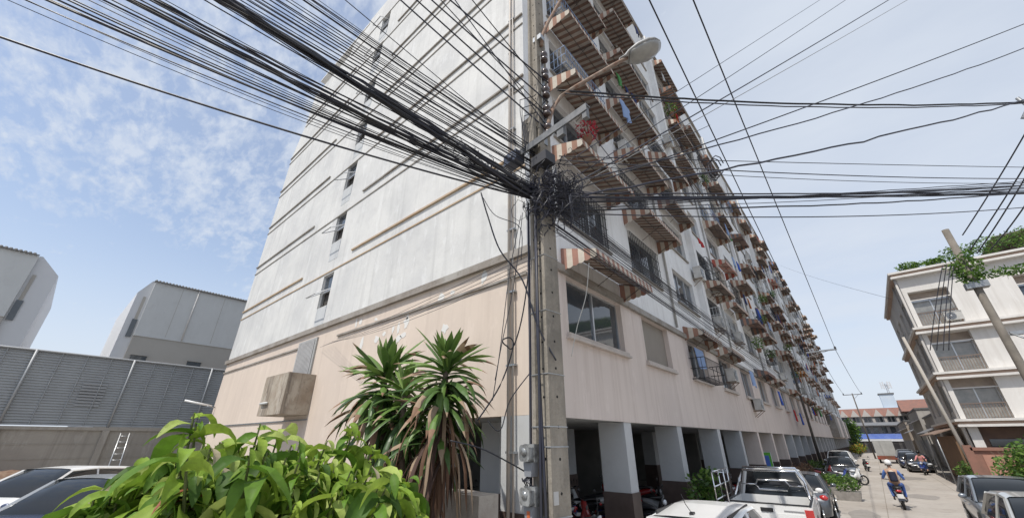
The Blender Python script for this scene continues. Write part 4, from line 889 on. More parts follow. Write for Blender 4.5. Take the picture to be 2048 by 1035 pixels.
for i in range(13): across(1115 + rnd.uniform(-5, 15), 398 + rnd.uniform(-12, 22), 2048, 366 + rnd.uniform(-8, 20), rnd.choice([.004, .005, .007, .011]), rnd.uniform(.0, .12), 'black cable in the level bundle crossing to the right edge', grp='level cable bundle to the right', wob=.006)
across(1112, 425, 2048, 402, .008, .16, 'lowest cable crossing level to the right edge')
for i, (x0, y0, x1, y1) in enumerate(((1925, 470, 2048, 262), (1940, 500, 2048, 325), (1955, 505, 2048, 350), (1980, 500, 2048, 405))):
    wire(atD(x0, y0, 18.5), atD(x1, y1, 16), .05, .018, 'line climbing from the vine covered pole to the right edge', 'lines above the vine covered pole', ext=1.5)
wire(onX(1560, 530, FX), onY(1782, 597, 37.5), .3, .012, 'thin lone line from the block to the building across the street', None)
for i, a in enumerate((-9, -3, 3, 8)): wire(onY(1897 + a * 1.3, 530, 18), onY(1880 + a * 2.2, 700, 18), -.05, .012, 'short drop line in front of the balconies of the building across the street', 'drop lines by the vine covered pole')
h_ = atD(2034, 196, 11.2); b = MB(); b.tube([h_, h_ + Vector((.05, 0, -.25)), h_ + Vector((-.1, 0, -.45)), h_ + Vector((.12, 0, -.6)), h_ + Vector((.02, 0, -.8))], .03, 6); b.torus(h_ + Vector((0, 0, -.5)), .16, .02, 'x', 14, 5)
o = b.build('cable_clamp', STEEL); tag(o, 'metal hanger with a looped strap holding the level cables at the right edge', 'cable clamp')
h_ = atD(1432, 322, 6.6); b = MB()
for q in range(3): b.tube([h_ + Vector((.10 * math.cos(k * .7) - .05 * q, .05 * q, .22 * math.sin(k * .7) - .1)) for k in range(9)], .010, 5)
o = b.build('cable_coil', CABLE); tag(o, 'small coil of spare cable hanging where the ropy cables meet the awnings', 'cable coil')
# long power lines down the street
a1 = onY(1633, 699, 45.1); a2 = onY(1671, 699, 45.1)
for P, x, nm in ((a1, 1300, 'left'), (a2, 1387, 'right')): wire(P, onZ(x, 0, 11.2), .12, .017, '%s one of two long power lines running down the street overhead' % nm, None, ext=1.3, seg=40)
c1 = onY(1686, 786, 88); c2 = onY(1723, 787, 88)
for P, Q, nm in ((a1, c1, 'left'), (a2, c2, 'right')): wire(P, Q, .5, .02, '%s far span of the street power lines between the distant crossarms' % nm, None)
# hanging wires left of the pole
def pline(pxs, D, r, label, group=None, m=None):
    P = [atD(x, y, D) for x, y in pxs]; pts = []
    for i in range(len(P) - 1):
        p0, p1, p2, p3 = P[max(i - 1, 0)], P[i], P[i + 1], P[min(i + 2, len(P) - 1)]
        for k in range(6):
            t = k / 6; pts.append(.5 * ((2 * p1) + (p2 - p0) * t + (2 * p0 - 5 * p1 + 4 * p2 - p3) * t * t + (3 * p1 - 3 * p2 + p3 - p0) * t ** 3))
    pts.append(P[-1]); b = MB(); b.tube(pts, r, 5); o = b.build('cable', m or CABLE); tag(o, label, 'cable', group); return o
GH = 'slack wires hanging beside the near pole'
pline([(962, 385), (975, 430), (1000, 500), (1045, 560), (1075, 650), (1112, 720)], 3.9, .009, 'long slack black wire curving from the left line down across the pole')
pline([(966, 395), (990, 430), (1040, 455), (1042, 520)], 4.1, .005, 'thin slack wire curving to the drain pipes', GH)
pline([(1042, 430), (1020, 540), (1000, 700), (985, 800)], 4.4, .005, 'thin wire dropping from the tangle past the drain pipes', GH)
pline([(1045, 425), (1035, 520), (1022, 600), (1005, 680), (990, 760)], 4.4, .005, 'thin wire dropping from the tangle past the drain pipes', GH)
pline([(1070, 420), (1050, 600), (1028, 690), (1012, 690), (1005, 680), (1020, 675), (1026, 695), (1000, 770), (955, 840)], 4.2, .008, 'slack black wire with a small loop beside the drain pipes')
pline([(1060, 745), (1020, 800), (1000, 860), (975, 840)], 4.3, .006, 'thin wire curving low between the pole and the spiky plant', GH)
pline([(1072, 955), (1020, 925), (960, 895), (900, 880)], 4.2, .007, 'wire stretched low from the lower meter to the spiky plant')
pline([(1178, 525), (1172, 590), (1155, 650), (1143, 712)], 4.6, .005, 'pale cord hanging in front of the corner window', None, mat('cord_pale', (.55, .54, .50), .8))
for i in range(5): wire(pp(500 + i * 9, 1062, 4.3), onY(640 + i * 6, 694 - i * 3, GY - .08), .05 + .03 * i, .004, 'very thin line slung from the pole across the beige wall', 'very thin lines across the beige wall')
for i, (x0, y0, x1, y1) in enumerate(((1180, 262, 1300, 400), (1150, 380, 1290, 372), (1150, 330, 1420, 250))): wire(atD(x0, y0, 4.1), atD(x1, y1, 6.5), .1, .006, 'short service wire running from the crossarm towards the awnings', 'service wires behind the crossarm')
# the tangle round the pole: nobody could count these loops
b = MB(); rnd = random.Random(77)
for i in range(300):
    u = rnd.random(); c = atD(1088 + rnd.gauss(0, 17) + (rnd.random() < .4) * rnd.uniform(0, 50), 388 + rnd.gauss(0, 27), 3.95 + rnd.gauss(0, .10)); Rr = rnd.uniform(.03, .15) * (1.3 if i % 5 == 0 else .8)
    a = Vector((rnd.gauss(0, 1), rnd.gauss(0, 1), rnd.gauss(0, 1))).normalized(); d = a.cross(Vector((rnd.gauss(0, 1), rnd.gauss(0, 1), rnd.gauss(0, 1)))).normalized(); n0 = rnd.uniform(0, 6); sp = rnd.uniform(1.5, 7)
    b.tube([c + a * Rr * math.cos(n0 + sp * k / 9) * 1.3 + d * Rr * math.sin(n0 + sp * k / 9 * 1.1) + Vector((rnd.gauss(0, .012), rnd.gauss(0, .012), -.03 * k / 9 + rnd.gauss(0, .012))) for k in range(10)], rnd.choice([.0025, .003, .004, .005, .008]), 4)
for i in range(40):
    t = rnd.random(); c = atD(880 + 190 * t, 272 + 118 * t + rnd.gauss(0, 6), 3.55 + .35 * t); Rr = rnd.uniform(.03, .10)
    a = Vector((rnd.gauss(0, 1), rnd.gauss(0, 1), rnd.gauss(0, 1))).normalized(); d = a.cross(Vector((rnd.gauss(0, 1), rnd.gauss(0, 1), rnd.gauss(0, 1)))).normalized()
    b.tube([c + a * Rr * math.cos(.7 * k) * 1.4 + d * Rr * math.sin(.7 * k) for k in range(7)], .005, 4)
o = b.build('cable_tangle', CABLE); tag(o, 'dense knot of looped black cable wound round the near pole', 'cable tangle', None, 'stuff')
b = MB()
for y0 in range(7):
    P = atD(1095, 165 + y0 * 16, 3.95); Q = atD(1040 + y0 * 4, 200 + y0 * 16, 3.9); b.tube([P, P.lerp(Q, .5) - Vector((0, 0, .10)), Q], .007, 4); b.tube([Q, Q - Vector((.0, 0, .22)), atD(1050, 290 + y0 * 5, 3.9)], .006, 4)
o = b.build('jumper_wires', CABLE); tag(o, 'short jumper wires drooping between the insulators and the lines left of the pole', 'wires', None, 'stuff')

# ---------------------------------------------------------------- other poles
def crosspole(name, label, x, y, h, arm, off=0, lean=0):
    r = root(name, label, 'utility pole', (x, y, 0), 0); b = MB(); b.tube([(0, 0, 0), (lean, 0, h)], [.11, .08], 8); b.build('shaft', mat('pole_far', (.13, .115, .10), .9, c2=(.09, .08, .07), nscale=2), r)
    b = MB(); b.box(lean + off - arm / 2, -.06, h - .25, lean + off + arm / 2, .06, h - .13); a = b.build('crossarm', STEEL, r)
    for i in range(2): b = MB(); xx = lean + off + (i - .5) * arm * .92; b.lathe((xx, 0, h - .13), [(.07, 0), (.09, .1), (.05, .22)], 8); o = b.build('insulator', mat('porcelain_dark', (.04, .04, .05), .3), r); o.parent = a
    b = MB(); b.tube([(lean, -.02, h - .9), (lean + off + arm * .3, -.02, h - .2)], .02, 4); b.build('brace', STEEL, r); return r
m1_ = (a1 + a2) / 2; crosspole('utility_pole', 'utility pole half hidden behind the awnings with its crossarm over the street', -4.0, 45.1, a1.z + .05, (a2 - a1).length + .9, (a1.x + a2.x) / 2 + 4.0 - .35)
m2_ = (c1 + c2) / 2; crosspole('utility_pole', 'thin dark utility pole with crossarm standing at the far left kerb', m2_.x, 88, m2_.z + .05, (c2 - c1).length + .2)
vp_ = root('utility_pole', 'concrete pole with a clump of green vine in front of the right hand building', 'utility pole', (3.87, 18.4, 0), 0)
b = MB(); b.tube([(0, 0, 0), (0, 0, 9.05)], [.115, .095], 12); b.build('shaft', mat('pole_dark', (.22, .195, .165), .9, c2=(.15, .135, .115), nscale=3, streak=.4, grime=.3), vp_)
b = MB(); leafcloud(b, (-.05, -.1, 7.6), (.42, .35, .55), 620, .13, random.Random(4)); leafcloud(b, (.85, .2, 7.35), (.85, .25, .13), 330, .12, random.Random(5)); b.build('vine', LEAFM, vp_)
b = MB(); b.box(-.25, -.2, 6.9, .25, .1, 7.1); b.build('clamp', STEEL, vp_); b = MB(); b.box(.1, -.2, 5.35, .5, -.1, 5.45); b.tube([(.1, -.2, 5.4), (.4, -.3, 5.1), (.3, -.2, 4.8)], .03, 5); b.build('bracket', STEEL, vp_)
lp_ = root('utility_pole', 'slim pale leaning pole beside the street corner of the right hand building', 'utility pole', (3.62, 33, 0), 0)
b = MB(); b.tube([(0, 0, 0), (-.55, 0, 8.2)], [.095, .075], 10); b.build('shaft', mat('pole_pale', (.38, .35, .31), .85, c2=(.40, .37, .33), nscale=3, grime=.2), lp_)

# ---------------------------------------------------------------- right hand building
rb = root('townhouse_block', 'four storey cream corner building with recessed balconies and a roof garden across the street', 'building', (12, 44, 0), world=True)
RX, RY = 4.42, 37.5
RW = mat('cream_wall', (.70, .68, .65), .8, c2=(.63, .61, .58), nscale=.4, streak=.32, stc=(.40, .36, .32), bump=.1); RS = mat('cream_shaded_side', (.60, .585, .56), .85, c2=(.50, .48, .46), nscale=.6, streak=.35, stc=(.30, .28, .26))  # darker side copy of the cream has the street side's shade painted in
RBN = mat('tan_band', (.46, .33, .25), .8, c2=(.38, .28, .22), nscale=1.2); LEDGE = mat('white_ledge', (.70, .68, .65), .7, c2=(.60, .58, .55), nscale=2, grime=.15)
FL = [(9.55, 11.95), (6.55, 8.97), (3.72, 6.10)]
hs = [(x, x + 1.95, z0, z1) for x in (4.66, 9.5, 14.3, 19.1) for z0, z1 in FL]
b = MB(); holed(b, 'y', RY, RX, 24, 3.5, 13.4, hs, .9); b.build('front_wall', RW, rb)
hs2 = [(y, y + 1.5, z0 + .5, z1 - .2) for y in (39.2, 42.4, 45.6, 48.8) for z0, z1 in FL]
b = MB()
us = sorted({RY, 51.5, *[h[0] for h in hs2], *[h[1] for h in hs2]})
hb_ = MB(); holed(hb_, 'x', -RX, RY, 51.5, 0, 13.4, hs2, .25); hb_.v = [(-p[0], p[1], p[2]) for p in hb_.v]; hb_.build('side_wall', RS, rb)
b.box(RX + .01, RY + .95, 13.2, 24, 51.5, 13.3); b.build('roof', CONC, rb)
for z in (13.15, 9.14, 6.20, 3.42):
    b = MB(); b.box(RX - .22, RY - .34, z, 24.1, RY - .002, z + .16); b.box(RX - .22, RY - .002, z, RX - .002, 51.5, z + .16); b.build('tan_band', RBN, rb)
    b = MB(); b.box(RX - .34, RY - .46, z + .162, 24.1, RY - .002, z + .30); b.box(RX - .34, RY - .002, z + .162, RX - .002, 51.5, z + .30); b.box(RX - .28, RY - .40, z - .14, 24.1, RY - .002, z - .002); b.build('ledge', LEDGE, rb)
wf = None
for (x0, x1, z0, z1) in hs:
    b = MB(); t = .06; y = RY + .55
    for xx in (x0, (x0 + x1) / 2 - t / 2, x1 - t): b.box(xx, y, z0, xx + t, y + .06, z1 - .55)
    b.box(x0, y, z1 - .60, x1, y + .06, z1 - .53); f = b.build('window', ALU, rb)
    b = MB(); b.poly((x0, y + .03, z0), (x1, y + .03, z0), (x1, y + .03, z1 - .55), (x0, y + .03, z1 - .55)); o = b.build('pane', [mat('blue_glass', (.06, .09, .14), .06, c2=(.12, .15, .18), nscale=1.2, spec=1), mat('curtain_glass', (.20, .20, .19), .12, c2=(.30, .29, .27), nscale=2.5, spec=1), mat('dark_blue_glass', (.03, .045, .07), .05, c2=(.08, .10, .13), nscale=.8, spec=1)][int(x0 * 7 + z0 * 3) % 3], None, off=rb.location); o.parent = f
    b = MB(); b.box(x0, y - .02, z1 - .52, x1, y + .1, z1); b.build('header_panel', mat('header_tan', (.42, .35, .29), .8, c2=(.32, .27, .23), nscale=2), rb)
    b = MB(); b.box(x0 - .02, RY + .05, z1 - .62, x1 + .02, RY + .12, z1 - .56); b.build('blind_rail', LEDGE, rb)
    b = MB(); b.box(x0, RY + .06, z0 + .85, x1, RY + .11, z0 + .90)
    for i in range(15): xx = x0 + (x1 - x0) * (i + .5) / 15; b.box(xx - .015, RY + .07, z0, xx + .015, RY + .10, z0 + .85)
    b.build('railing', mat('rail_brown', (.20, .15, .12), .6), rb)
for (y0, y1, z0, z1) in hs2:
    b = MB(); b.box(RX + .12, y0, z0, RX + .18, y0 + .05, z1); b.box(RX + .12, (y0 + y1) / 2, z0, RX + .18, (y0 + y1) / 2 + .05, z1); b.box(RX + .12, y1 - .05, z0, RX + .18, y1, z1); f = b.build('window', ALU, rb)
    b = MB(); b.poly((RX + .15, y0, z0), (RX + .15, y1, z0), (RX + .15, y1, z1), (RX + .15, y0, z1)); o = b.build('pane', GLASS, None, off=rb.location); o.parent = f
b = MB(); b.box(RX + .2, RY + .9, 0, 24, RY + 1.1, 3.5); b.build('ground_floor_wall', mat('brick_brown', (.20, .13, .095), .85, c2=(.15, .10, .08), nscale=2), rb)
for x in (4.5, 7.3, 10.1, 13.0, 16.0): b = MB(); b.box(x, RY + .02, 0, x + .45, RY + .45, 3.3); b.build('column', RW, rb)
for x in (5.3, 8.2, 11): b = MB(); b.box(x, RY + .84, 1.2, x + 1.4, RY + .9, 2.6); b.build('ground_window', GLASS, rb)
b = MB(); b.tube([(RX - .12, RY - .1, .1), (RX - .12, RY - .1, 13.1)], .07, 8); b.tube([(RX - .1, RY + 2.5, .1), (RX - .1, RY + 2.5, 13.1)], .06, 8); b.build('drain_pipe', mat('pipe_grey', (.42, .40, .38), .7), rb)
b = MB(); b.box(11.5, RY + 3.5, 13.3, 22, RY + 12, 15.3); b.prism([(10.2, 15.3), (22.5, 15.9), (22.5, 16.0), (10.2, 15.4)], 'y', RY + 2.2, RY + 12); b.build('penthouse', mat('pent_dark', (.14, .12, .10), .8), rb)
rnd = random.Random(8)
for i, (x, wd, hh) in enumerate([(5.4, .7, .35), (6.6, .6, .3), (7.9, .9, .75), (9.3, 1.0, .9), (10.9, 1.0, 1.0), (12.4, 1.0, .95), (13.9, 1.0, .9)]):
    r = root('roof_plant', '%s of the leafy green plants along the roof edge, counted from the street corner' % nth(i + 1), 'plant', (x, RY + .35, 13.3), group='plants along the roof edge')
    b = MB(); b.box(-wd * .5, -.2, .0, wd * .5, .2, .3); b.build('planter_box', mat('planter_grey', (.25, .24, .23), .8), r)
    b = MB(); leafcloud(b, (0, -.15, .35 + hh * .7), (wd * 1.0, .45, hh * .72), 520, .17, random.Random(i)); b.build('foliage', LEAFM, r)
for i, (x, y, z) in enumerate(((5.0, RY + .04, 9.62), (12.1, RY - .02, 7.2))):
    a_ = dup(acp, (x + (.8 if i < 2 else .8), y, z), R(-90), 'outdoor air conditioner on the %s of the cream corner building' % ['top balcony', 'blank front wall'][i], 'air conditioners on the cream building')
# brick gate wall, shrubs
g = root('gate_wall', 'low brick red wall with lighter panel in front of the right hand building', 'wall', (8, 33, 0), world=True)
BRK = mat('brick_red', (.27, .135, .10), .85, c2=(.22, .12, .09), nscale=3, bump=.3)
b = MB(); b.box(3.78, 32.9, 0, 12, 33.15, 2.05); b.box(3.70, 32.8, 2.05, 12, 33.25, 2.2); b.build('wall', BRK, g)
b = MB(); b.box(4.05, 32.86, .5, 5.4, 32.899, 1.85); b.build('panel', mat('panel_salmon', (.42, .22, .16), .8, c2=(.36, .19, .14), nscale=4), g)
b = MB(); b.box(3.45, 32.8, 0, 3.78, 33.2, 2.3); b.build('gate_post', BRK, g)
def shrub(label, loc, rad, n, size, seed, mats=None, name='shrub'):
    rr = random.Random(seed); r = root(name, label, 'shrub', loc); b = MB()
    for i in range(9):
        a = rr.uniform(0, 6.28); q = rr.uniform(.3, .8); b.tube([(0, 0, 0), (rad[0] * .3 * math.cos(a), rad[1] * .3 * math.sin(a), rad[2] * .7), (rad[0] * q * math.cos(a), rad[1] * q * math.sin(a), rad[2] * 1.4)], [.03, .02, .008], 5)
    b.build('stem', mat('stem_brown', (.12, .09, .06), .8), r); b = MB()
    for i in range(7):
        a = rr.uniform(0, 6.28); q = rr.uniform(.1, .55); cc = (rad[0] * q * math.cos(a), rad[1] * q * math.sin(a), rad[2] * rr.uniform(.8, 1.35)); leafcloud(b, cc, [x * .55 for x in rad], n // 7, size, rr, len(mats or LEAFM))
    b.build('foliage', mats or LEAFM, r); return r
shrub('large round dark green bush before the brick wall at the right edge', (4.75, 27.2, 0), (1.75, 1.3, 1.5), 4600, .17, 1)
YEL = [LEAFM[1], LEAFM[3], mat('leaf_yellow', (.42, .34, .03), .5, trans=.3), mat('leaf_orange', (.38, .16, .03), .5, trans=.3)]
shrub('yellow and green croton bush in front of the brick gate post', (3.25, 31.0, 0), (.6, .6, .62), 900, .13, 2, YEL)
shrub('small green bush behind the yellow croton', (3.6, 36.0, 0), (.6, .6, .8), 700, .14, 3)
# carport and low shops beyond
cp = root('carport', 'brown roofed lean-to with a brown shutter on the right side of the street', 'lean-to', (4, 42, 0), world=True)
b = MB(); b.prism([(3.0, 2.85), (4.3, 3.3), (4.3, 3.36), (3.0, 2.91)], 'y', 38.6, 50); b.build('roof', mat('sheet_brown', (.20, .13, .10), .7, c2=(.28, .20, .15), nscale=2), cp)
b = MB(); b.box(3.9, 39, 0, 4.0, 49.5, 2.8); b.build('shutter', mat('shutter_brown', (.22, .13, .075), .8, c2=(.16, .10, .06), nscale=1.5), cp)
for y in (38.8, 44, 49.8): b = MB(); b.tube([(3.1, y, 0), (3.1, y, 2.86)], .04, 6); b.build('post', STEEL, cp)
rnd = random.Random(12)
for i, (y0, y1, x, h, c) in enumerate([(52, 62, 4.6, 4.6, (.34, .31, .28)), (62.5, 76, 4.3, 5.6, (.42, .40, .37)), (76.5, 92, 4.8, 5.0, (.30, .28, .27)), (92.5, 118, 4.5, 5.4, (.38, .33, .28))]):
    r = root('low_shop', '%s low shop house from the near end of the row along the right kerb' % nth(i + 1), 'building', (x + 5, (y0 + y1) / 2, 0), group='low shops on the right side', world=True)
    b = MB(); b.box(x, y0, 0, x + 11, y1, h); b.build('wall', mat('shop_wall_%d' % i, c, .85, c2=tuple(q * .8 for q in c), nscale=.7, streak=.3), r)
    b = MB(); b.prism([(x - 1.1, h - 1.5), (x, h - 1.0), (x, h - .93), (x - 1.1, h - 1.43)], 'y', y0 + .3, y1 - .3); b.build('canopy', mat('canopy_grey', (.20, .20, .21), .7, c2=(.13, .13, .14), nscale=1), r)
    b = MB()
    for q in range(int((y1 - y0) / 4)): b.box(x - .03, y0 + .6 + q * 4, .1, x, y0 + 3.8 + q * 4, 2.6)
    b.build('shutter', mat('shutter_grey', (.26, .26, .26), .6, c2=(.16, .17, .20), nscale=.6), r)
    b = MB(); b.box(x - .1, y0 - .1, h, x + 11.2, y1 + .1, h + .15); b.build('roof', mat('roof_dark', (.13, .13, .13), .8), r)

# ---------------------------------------------------------------- the end of the street
s_ = root('shop_row', 'grey two storey shop with a long blue and white banner closing the street', 'building', (1, 132, 0), world=True)
b = MB(); b.box(-9, 130, 0, 8.0, 138, 5.9); b.build('wall', mat('shop_grey', (.30, .29, .29), .85, c2=(.20, .20, .21), nscale=.8), s_)
b = MB(); b.prism([(129.0, 5.7), (139, 6.6), (139, 6.75), (129.0, 5.85)], 'x', -9.3, 8.3); b.build('roof', mat('roof_sheet', (.12, .125, .14), .6, c2=(.2, .2, .2), nscale=1), s_)
b = MB(); b.box(-4.3, 129.4, 2.95, 6.9, 129.5, 4.0); b.build('banner', mat('banner_blue', (.10, .17, .50), .6, c2=(.16, .24, .55), nscale=.8), s_)
b = MB(); b.box(-5, 128.6, 2.45, 7.6, 129.38, 2.9); b.build('banner_white', mat('banner_white', (.62, .64, .68), .6), s_)
b = MB()
for i in range(8): b.box(-4 + i * 1.5, 129.93, 4.2, -3.1 + i * 1.5, 130, 5.4)
b.build('window', GLASS, s_)
b = MB()
for i in range(4): b.box(-4.5 + i * 3, 129.93, .1, -2 + i * 3, 130, 2.3)
b.build('shutter', mat('shutter_dark', (.10, .10, .11), .6), s_)
REDR = mat('red_tiles', (.24, .115, .085), .85, c2=(.18, .10, .08), nscale=1.5, bump=.3); CRW = mat('cream_gable', (.46, .43, .40), .8)
for i in range(8):
    x = -5.6 + i * 2.3; r = root('gabled_townhouse', '%s red roofed townhouse with a white gable from the left, above the shop roof' % nth(i + 1), 'townhouse', (x + 1.15, 142, 0), group='gabled townhouses at the end of the street', world=True)
    b = MB(); b.box(x, 142, 0, x + 2.29, 150, 8.2); b.build('wall', CRW, r)
    b = MB(); b.prism([(141.7, 8.2), (150, 8.2), (146, 10.4)], 'x', x, x + 2.29); b.build('roof', REDR, r)
    b = MB(); b.prism([(x + .25, 8.2), (x + 2.05, 8.2), (x + 1.15, 9.9)], 'y', 141.2, 144); b.build('gable', CRW, r)
    b = MB()
    for q in (.5, 1.25): b.prism([(x + q, 6.9), (x + q + .5, 6.9), (x + q + .5, 7.9), (x + q + .25, 8.15), (x + q, 7.9)], 'y', 141.93, 142)
    b.build('arched_window', GLASS, r)
r = root('gabled_townhouse', 'larger red roofed cream house with a wide blue arched window right of the small gables', 'townhouse', (12.5, 134, 0), world=True)
b = MB(); b.box(8.4, 134, 0, 15, 142, 9.0); b.build('wall', CRW, r); b = MB(); b.prism([(133.2, 8.8), (143, 8.8), (138.2, 11.6)], 'x', 6.8, 15.4); b.build('roof', REDR, r)
b = MB(); b.prism([(10 + 1.15 + 1.3 * math.cos(a), 7.1 + 1.4 * math.sin(a)) for a in [math.pi * k / 12 for k in range(13)]], 'y', 133.93, 134); b.build('arched_window', mat('blue_window', (.08, .12, .25), .2), r)
r = root('distant_building', 'pale blue distant block rising behind the red roofs', 'building', (4, 190, 0), world=True)
b = MB(); b.box(-2, 185, 0, 9, 196, 12.5); b.box(5.5, 185.5, 12.5, 9, 190, 16.8); b.build('wall', mat('pale_blue_wall', (.42, .50, .60), .8, c2=(.50, .56, .62), nscale=.2), r)  # pale blue is the block's own wall colour
b = MB(); b.box(5.2, 185.2, 16.8, 9.3, 190.3, 17.1); b.build('roof', mat('roof_dark', (.13, .13, .13), .8), r)
for (x, y, h, z, lab) in ((8.7, 200, 21.5, 0, 'telecom mast with clustered antennas behind the red roofs'), (19.5, 200, 14.5, 0, 'smaller antenna mast further right behind the red roofs')):
    t = root('antenna_mast', lab, 'mast', (x, y, 0)); b = MB(); n_ = 3
    for a in range(3): b.tube([(.5 * math.cos(a * 2.09), .5 * math.sin(a * 2.09), 0), (.25 * math.cos(a * 2.09), .25 * math.sin(a * 2.09), h)], .09, 4)
    for i in range(14): z0 = h * i / 14; z1 = h * (i + 1) / 14; b.tube([(.45, 0, z0), (-.22, .38, z1)], .05, 4); b.tube([(-.22, .38, z0), (-.22, -.38, z1)], .05, 4)
    b.build('lattice', mat('mast_steel', (.42, .43, .46), .6), t); b = MB()
    for a in range(6): q = a * 1.047; b.box(1.3 * math.cos(q) - .16, 1.3 * math.sin(q) - .16, h - 1.7, 1.3 * math.cos(q) + .16, 1.3 * math.sin(q) + .16, h + .6); b.tube([(0, 0, h - .6), (1.3 * math.cos(q), 1.3 * math.sin(q), h - .6)], .06, 4)
    b.build('antenna', mat('antenna_white', (.55, .55, .56), .6), t)
shrub('green tree at the far left kerb above the parked cars', (-3.6, 124, 0), (2.2, 2.0, 4.4), 1500, .5, 12, name='small_tree')
shrub('yellow green bush at the foot of the distant pole', (-2.6, 96, 0), (1.7, 1.4, 1.2), 900, .3, 13, YEL)
for i, (x, y, h, c) in enumerate([(-9, 128, 7, (.35, .33, .30)), (12, 122, 6.5, (.40, .38, .35))]):
    r = root('distant_building', ['grey block behind the far end of the apartments', 'plain pale house at the far right of the street end'][i], 'building', (x, y, 0)); b = MB(); b.box(-4, 0, 0, 4, 8, h); b.build('wall', mat('distant_wall_%d' % i, c, .9, c2=tuple(q * .8 for q in c), nscale=.5, streak=.3), r); b = MB(); b.box(-4.2, -.3, h, 4.2, 8.2, h + .2); b.build('roof', mat('roof_dark', (.13, .13, .13), .8), r)

# ---------------------------------------------------------------- street things on the left kerb
for i, (x, y, s, lab) in enumerate([(-1.65, 26.3, 1.0, 'green bush in a low grey planter box nearest the rider'), (-2.35, 28.6, .9, 'green bush in a planter box behind the first one')]):
    r = root('planter', lab, 'planter', (x, y, 0)); b = MB(); b.prism([(-.42, 0), (.42, 0), (.5, .36), (-.5, .36)], 'y', -.4, .4); b.build('planter_box', mat('planter_stone', (.20, .185, .17), .9, c2=(.28, .26, .24), nscale=5), r)
    b = MB(); leafcloud(b, (0, 0, .62 * s + .1), (.62 * s, .55, .36 * s), 700, .12, random.Random(40 + i)); b.build('foliage', LEAFM, r)
DRY = [mat('leaf_dry_%d' % i, c, .8, trans=.2) for i, c in enumerate([(.20, .11, .07), (.28, .18, .11), (.14, .08, .05)])]
shrub('dry reddish brown hedge plant beside the planters', (-2.9, 25.6, 0), (.7, .8, .55), 700, .12, 21, DRY)
shrub('leafy green shrub between the second and third columns behind the pickup rack', (-4.05, 13.0, .1), (.55, .6, .95), 900, .15, 22)
shrub('dusty green shrub at the foot of the third column', (-4.1, 10.9, .1), (.4, .4, .5), 400, .13, 24)
for i in range(9): shrub('%s low brown and green shrub along the column line beyond the display stand' % nth(i + 1), (-4.1 - .3 * (i % 2), 28.5 + i * 1.9, .1), (.7, .8, .6), 300, .15, 50 + i, DRY if i < 6 else LEAFM)
v = root('display_stand', 'tall green, white and blue display stand leaning by a column', 'sign', (-5.0, 26.8, .1), R(8))
b = MB(); b.box(-.06, -.5, 0, .5, -.44, 1.85); b.build('green_side', mat('sign_green', (.10, .38, .03), .5), v)
b = MB(); b.box(-.35, -.44, 0, .5, .3, 1.85); b.mi = 1; b.box(-.2, -.504, 1.2, .4, -.501, 1.7); b.build('cabinet', [mat('sign_white', (.60, .64, .68), .5), mat('sign_blue', (.06, .14, .50), .5)], v)

# ---------------------------------------------------------------- left side: fence, houses, wall, ladder
f = root('site_fence', 'tall grey sheet metal screen on a concrete wall at the back of the car park', 'fence', (-31, 2, .33), world=True)
SH = mat('grey_sheet', (.34, .355, .365), .6, 0, c2=(.29, .30, .31), nscale=.5, streak=.15, stc=(.26, .26, .25)); b = MB()
for i in range(27): z = 3.2 + i * .128; b.poly((-31, -32, z), (-31, 40, z), (-31.05, 40, z + .11), (-31.05, -32, z + .11)); b.poly((-31.05, -32, z + .11), (-31.05, 40, z + .11), (-31, 40, z + .128), (-31, -32, z + .128))
b.build('sheet', SH, f)
for k in range(-8, 11):
    y = -.92 + 3.73 * k; b = MB(); b.tube([(-30.9, y, 3.1), (-30.9, y, 6.68)], .055, 6); b.build('post', mat('post_grey', (.34, .35, .36), .5, .2), f)
b = MB()
for k in range(-32, 42):
    if k % 4: y = -.92 + .93 * k; b.tube([(-30.95, y, 3.2), (-30.95, y, 6.65)], .02, 4)
b.tube([(-30.95, -32, 6.66), (-30.95, 40, 6.66)], .05, 5); b.build('rail', mat('post_grey', (.34, .35, .36), .5, .2), f)
b = MB(); b.box(-31.2, -32, .3, -30.9, 40, 3.15); b.box(-30.92, -32, 3.0, -30.8, 40, 3.14)
for z in (1.0, 1.7, 2.35): b.box(-30.9, -32, z, -30.88, 40, z + .03)
for k in range(-8, 11): y = -.92 + 3.73 * k; b.box(-30.9, y - .13, .3, -30.72, y + .13, 3.0)
b.build('concrete_wall', mat('wall_weathered', (.36, .33, .29), .9, c2=(.29, .265, .235), nscale=.5, streak=.5, stc=(.20, .18, .16), bump=.2), f)
# white translucent louvres in one panel
b = MB()
for i in range(8): b.box(-30.98, 1.2, 4.15 + i * .15, -30.96, 2.15, 4.23 + i * .15)
b.build('light_panel', mat('louvre_pale', (.30, .31, .32), .5), f)
r = root('soil_heap', 'low heap of brown soil against the concrete wall', 'soil', (-30.0, -1.2, .33)); b = MB(); b.sm = True; rr = random.Random(2)
for i in range(5): b.ell((rr.uniform(-.3, .3), -3 + i * 1.1, 0), (.8, 1.2, .9 + rr.uniform(-.2, .3)), 14, 8)
b.build('soil', mat('soil_brown', (.16, .09, .06), 1, c2=(.24, .17, .12), nscale=5, bump=.8), r)
r = root('ladder', 'aluminium ladder leaning on the concrete wall', 'ladder', (-30, 3.6, .33)); b = MB()
for y in (-.22, .22): b.tube([(.0, y, 0), (-.75, y * .8, 2.55)], .03, 5)
b.build('rail', ALU, r)
for i in range(9): t_ = (i + .5) / 9; b = MB(); b.tube([(-.75 * t_, -.21, 2.55 * t_), (-.75 * t_, .21, 2.55 * t_)], .018, 5); b.build('rung', ALU, r)
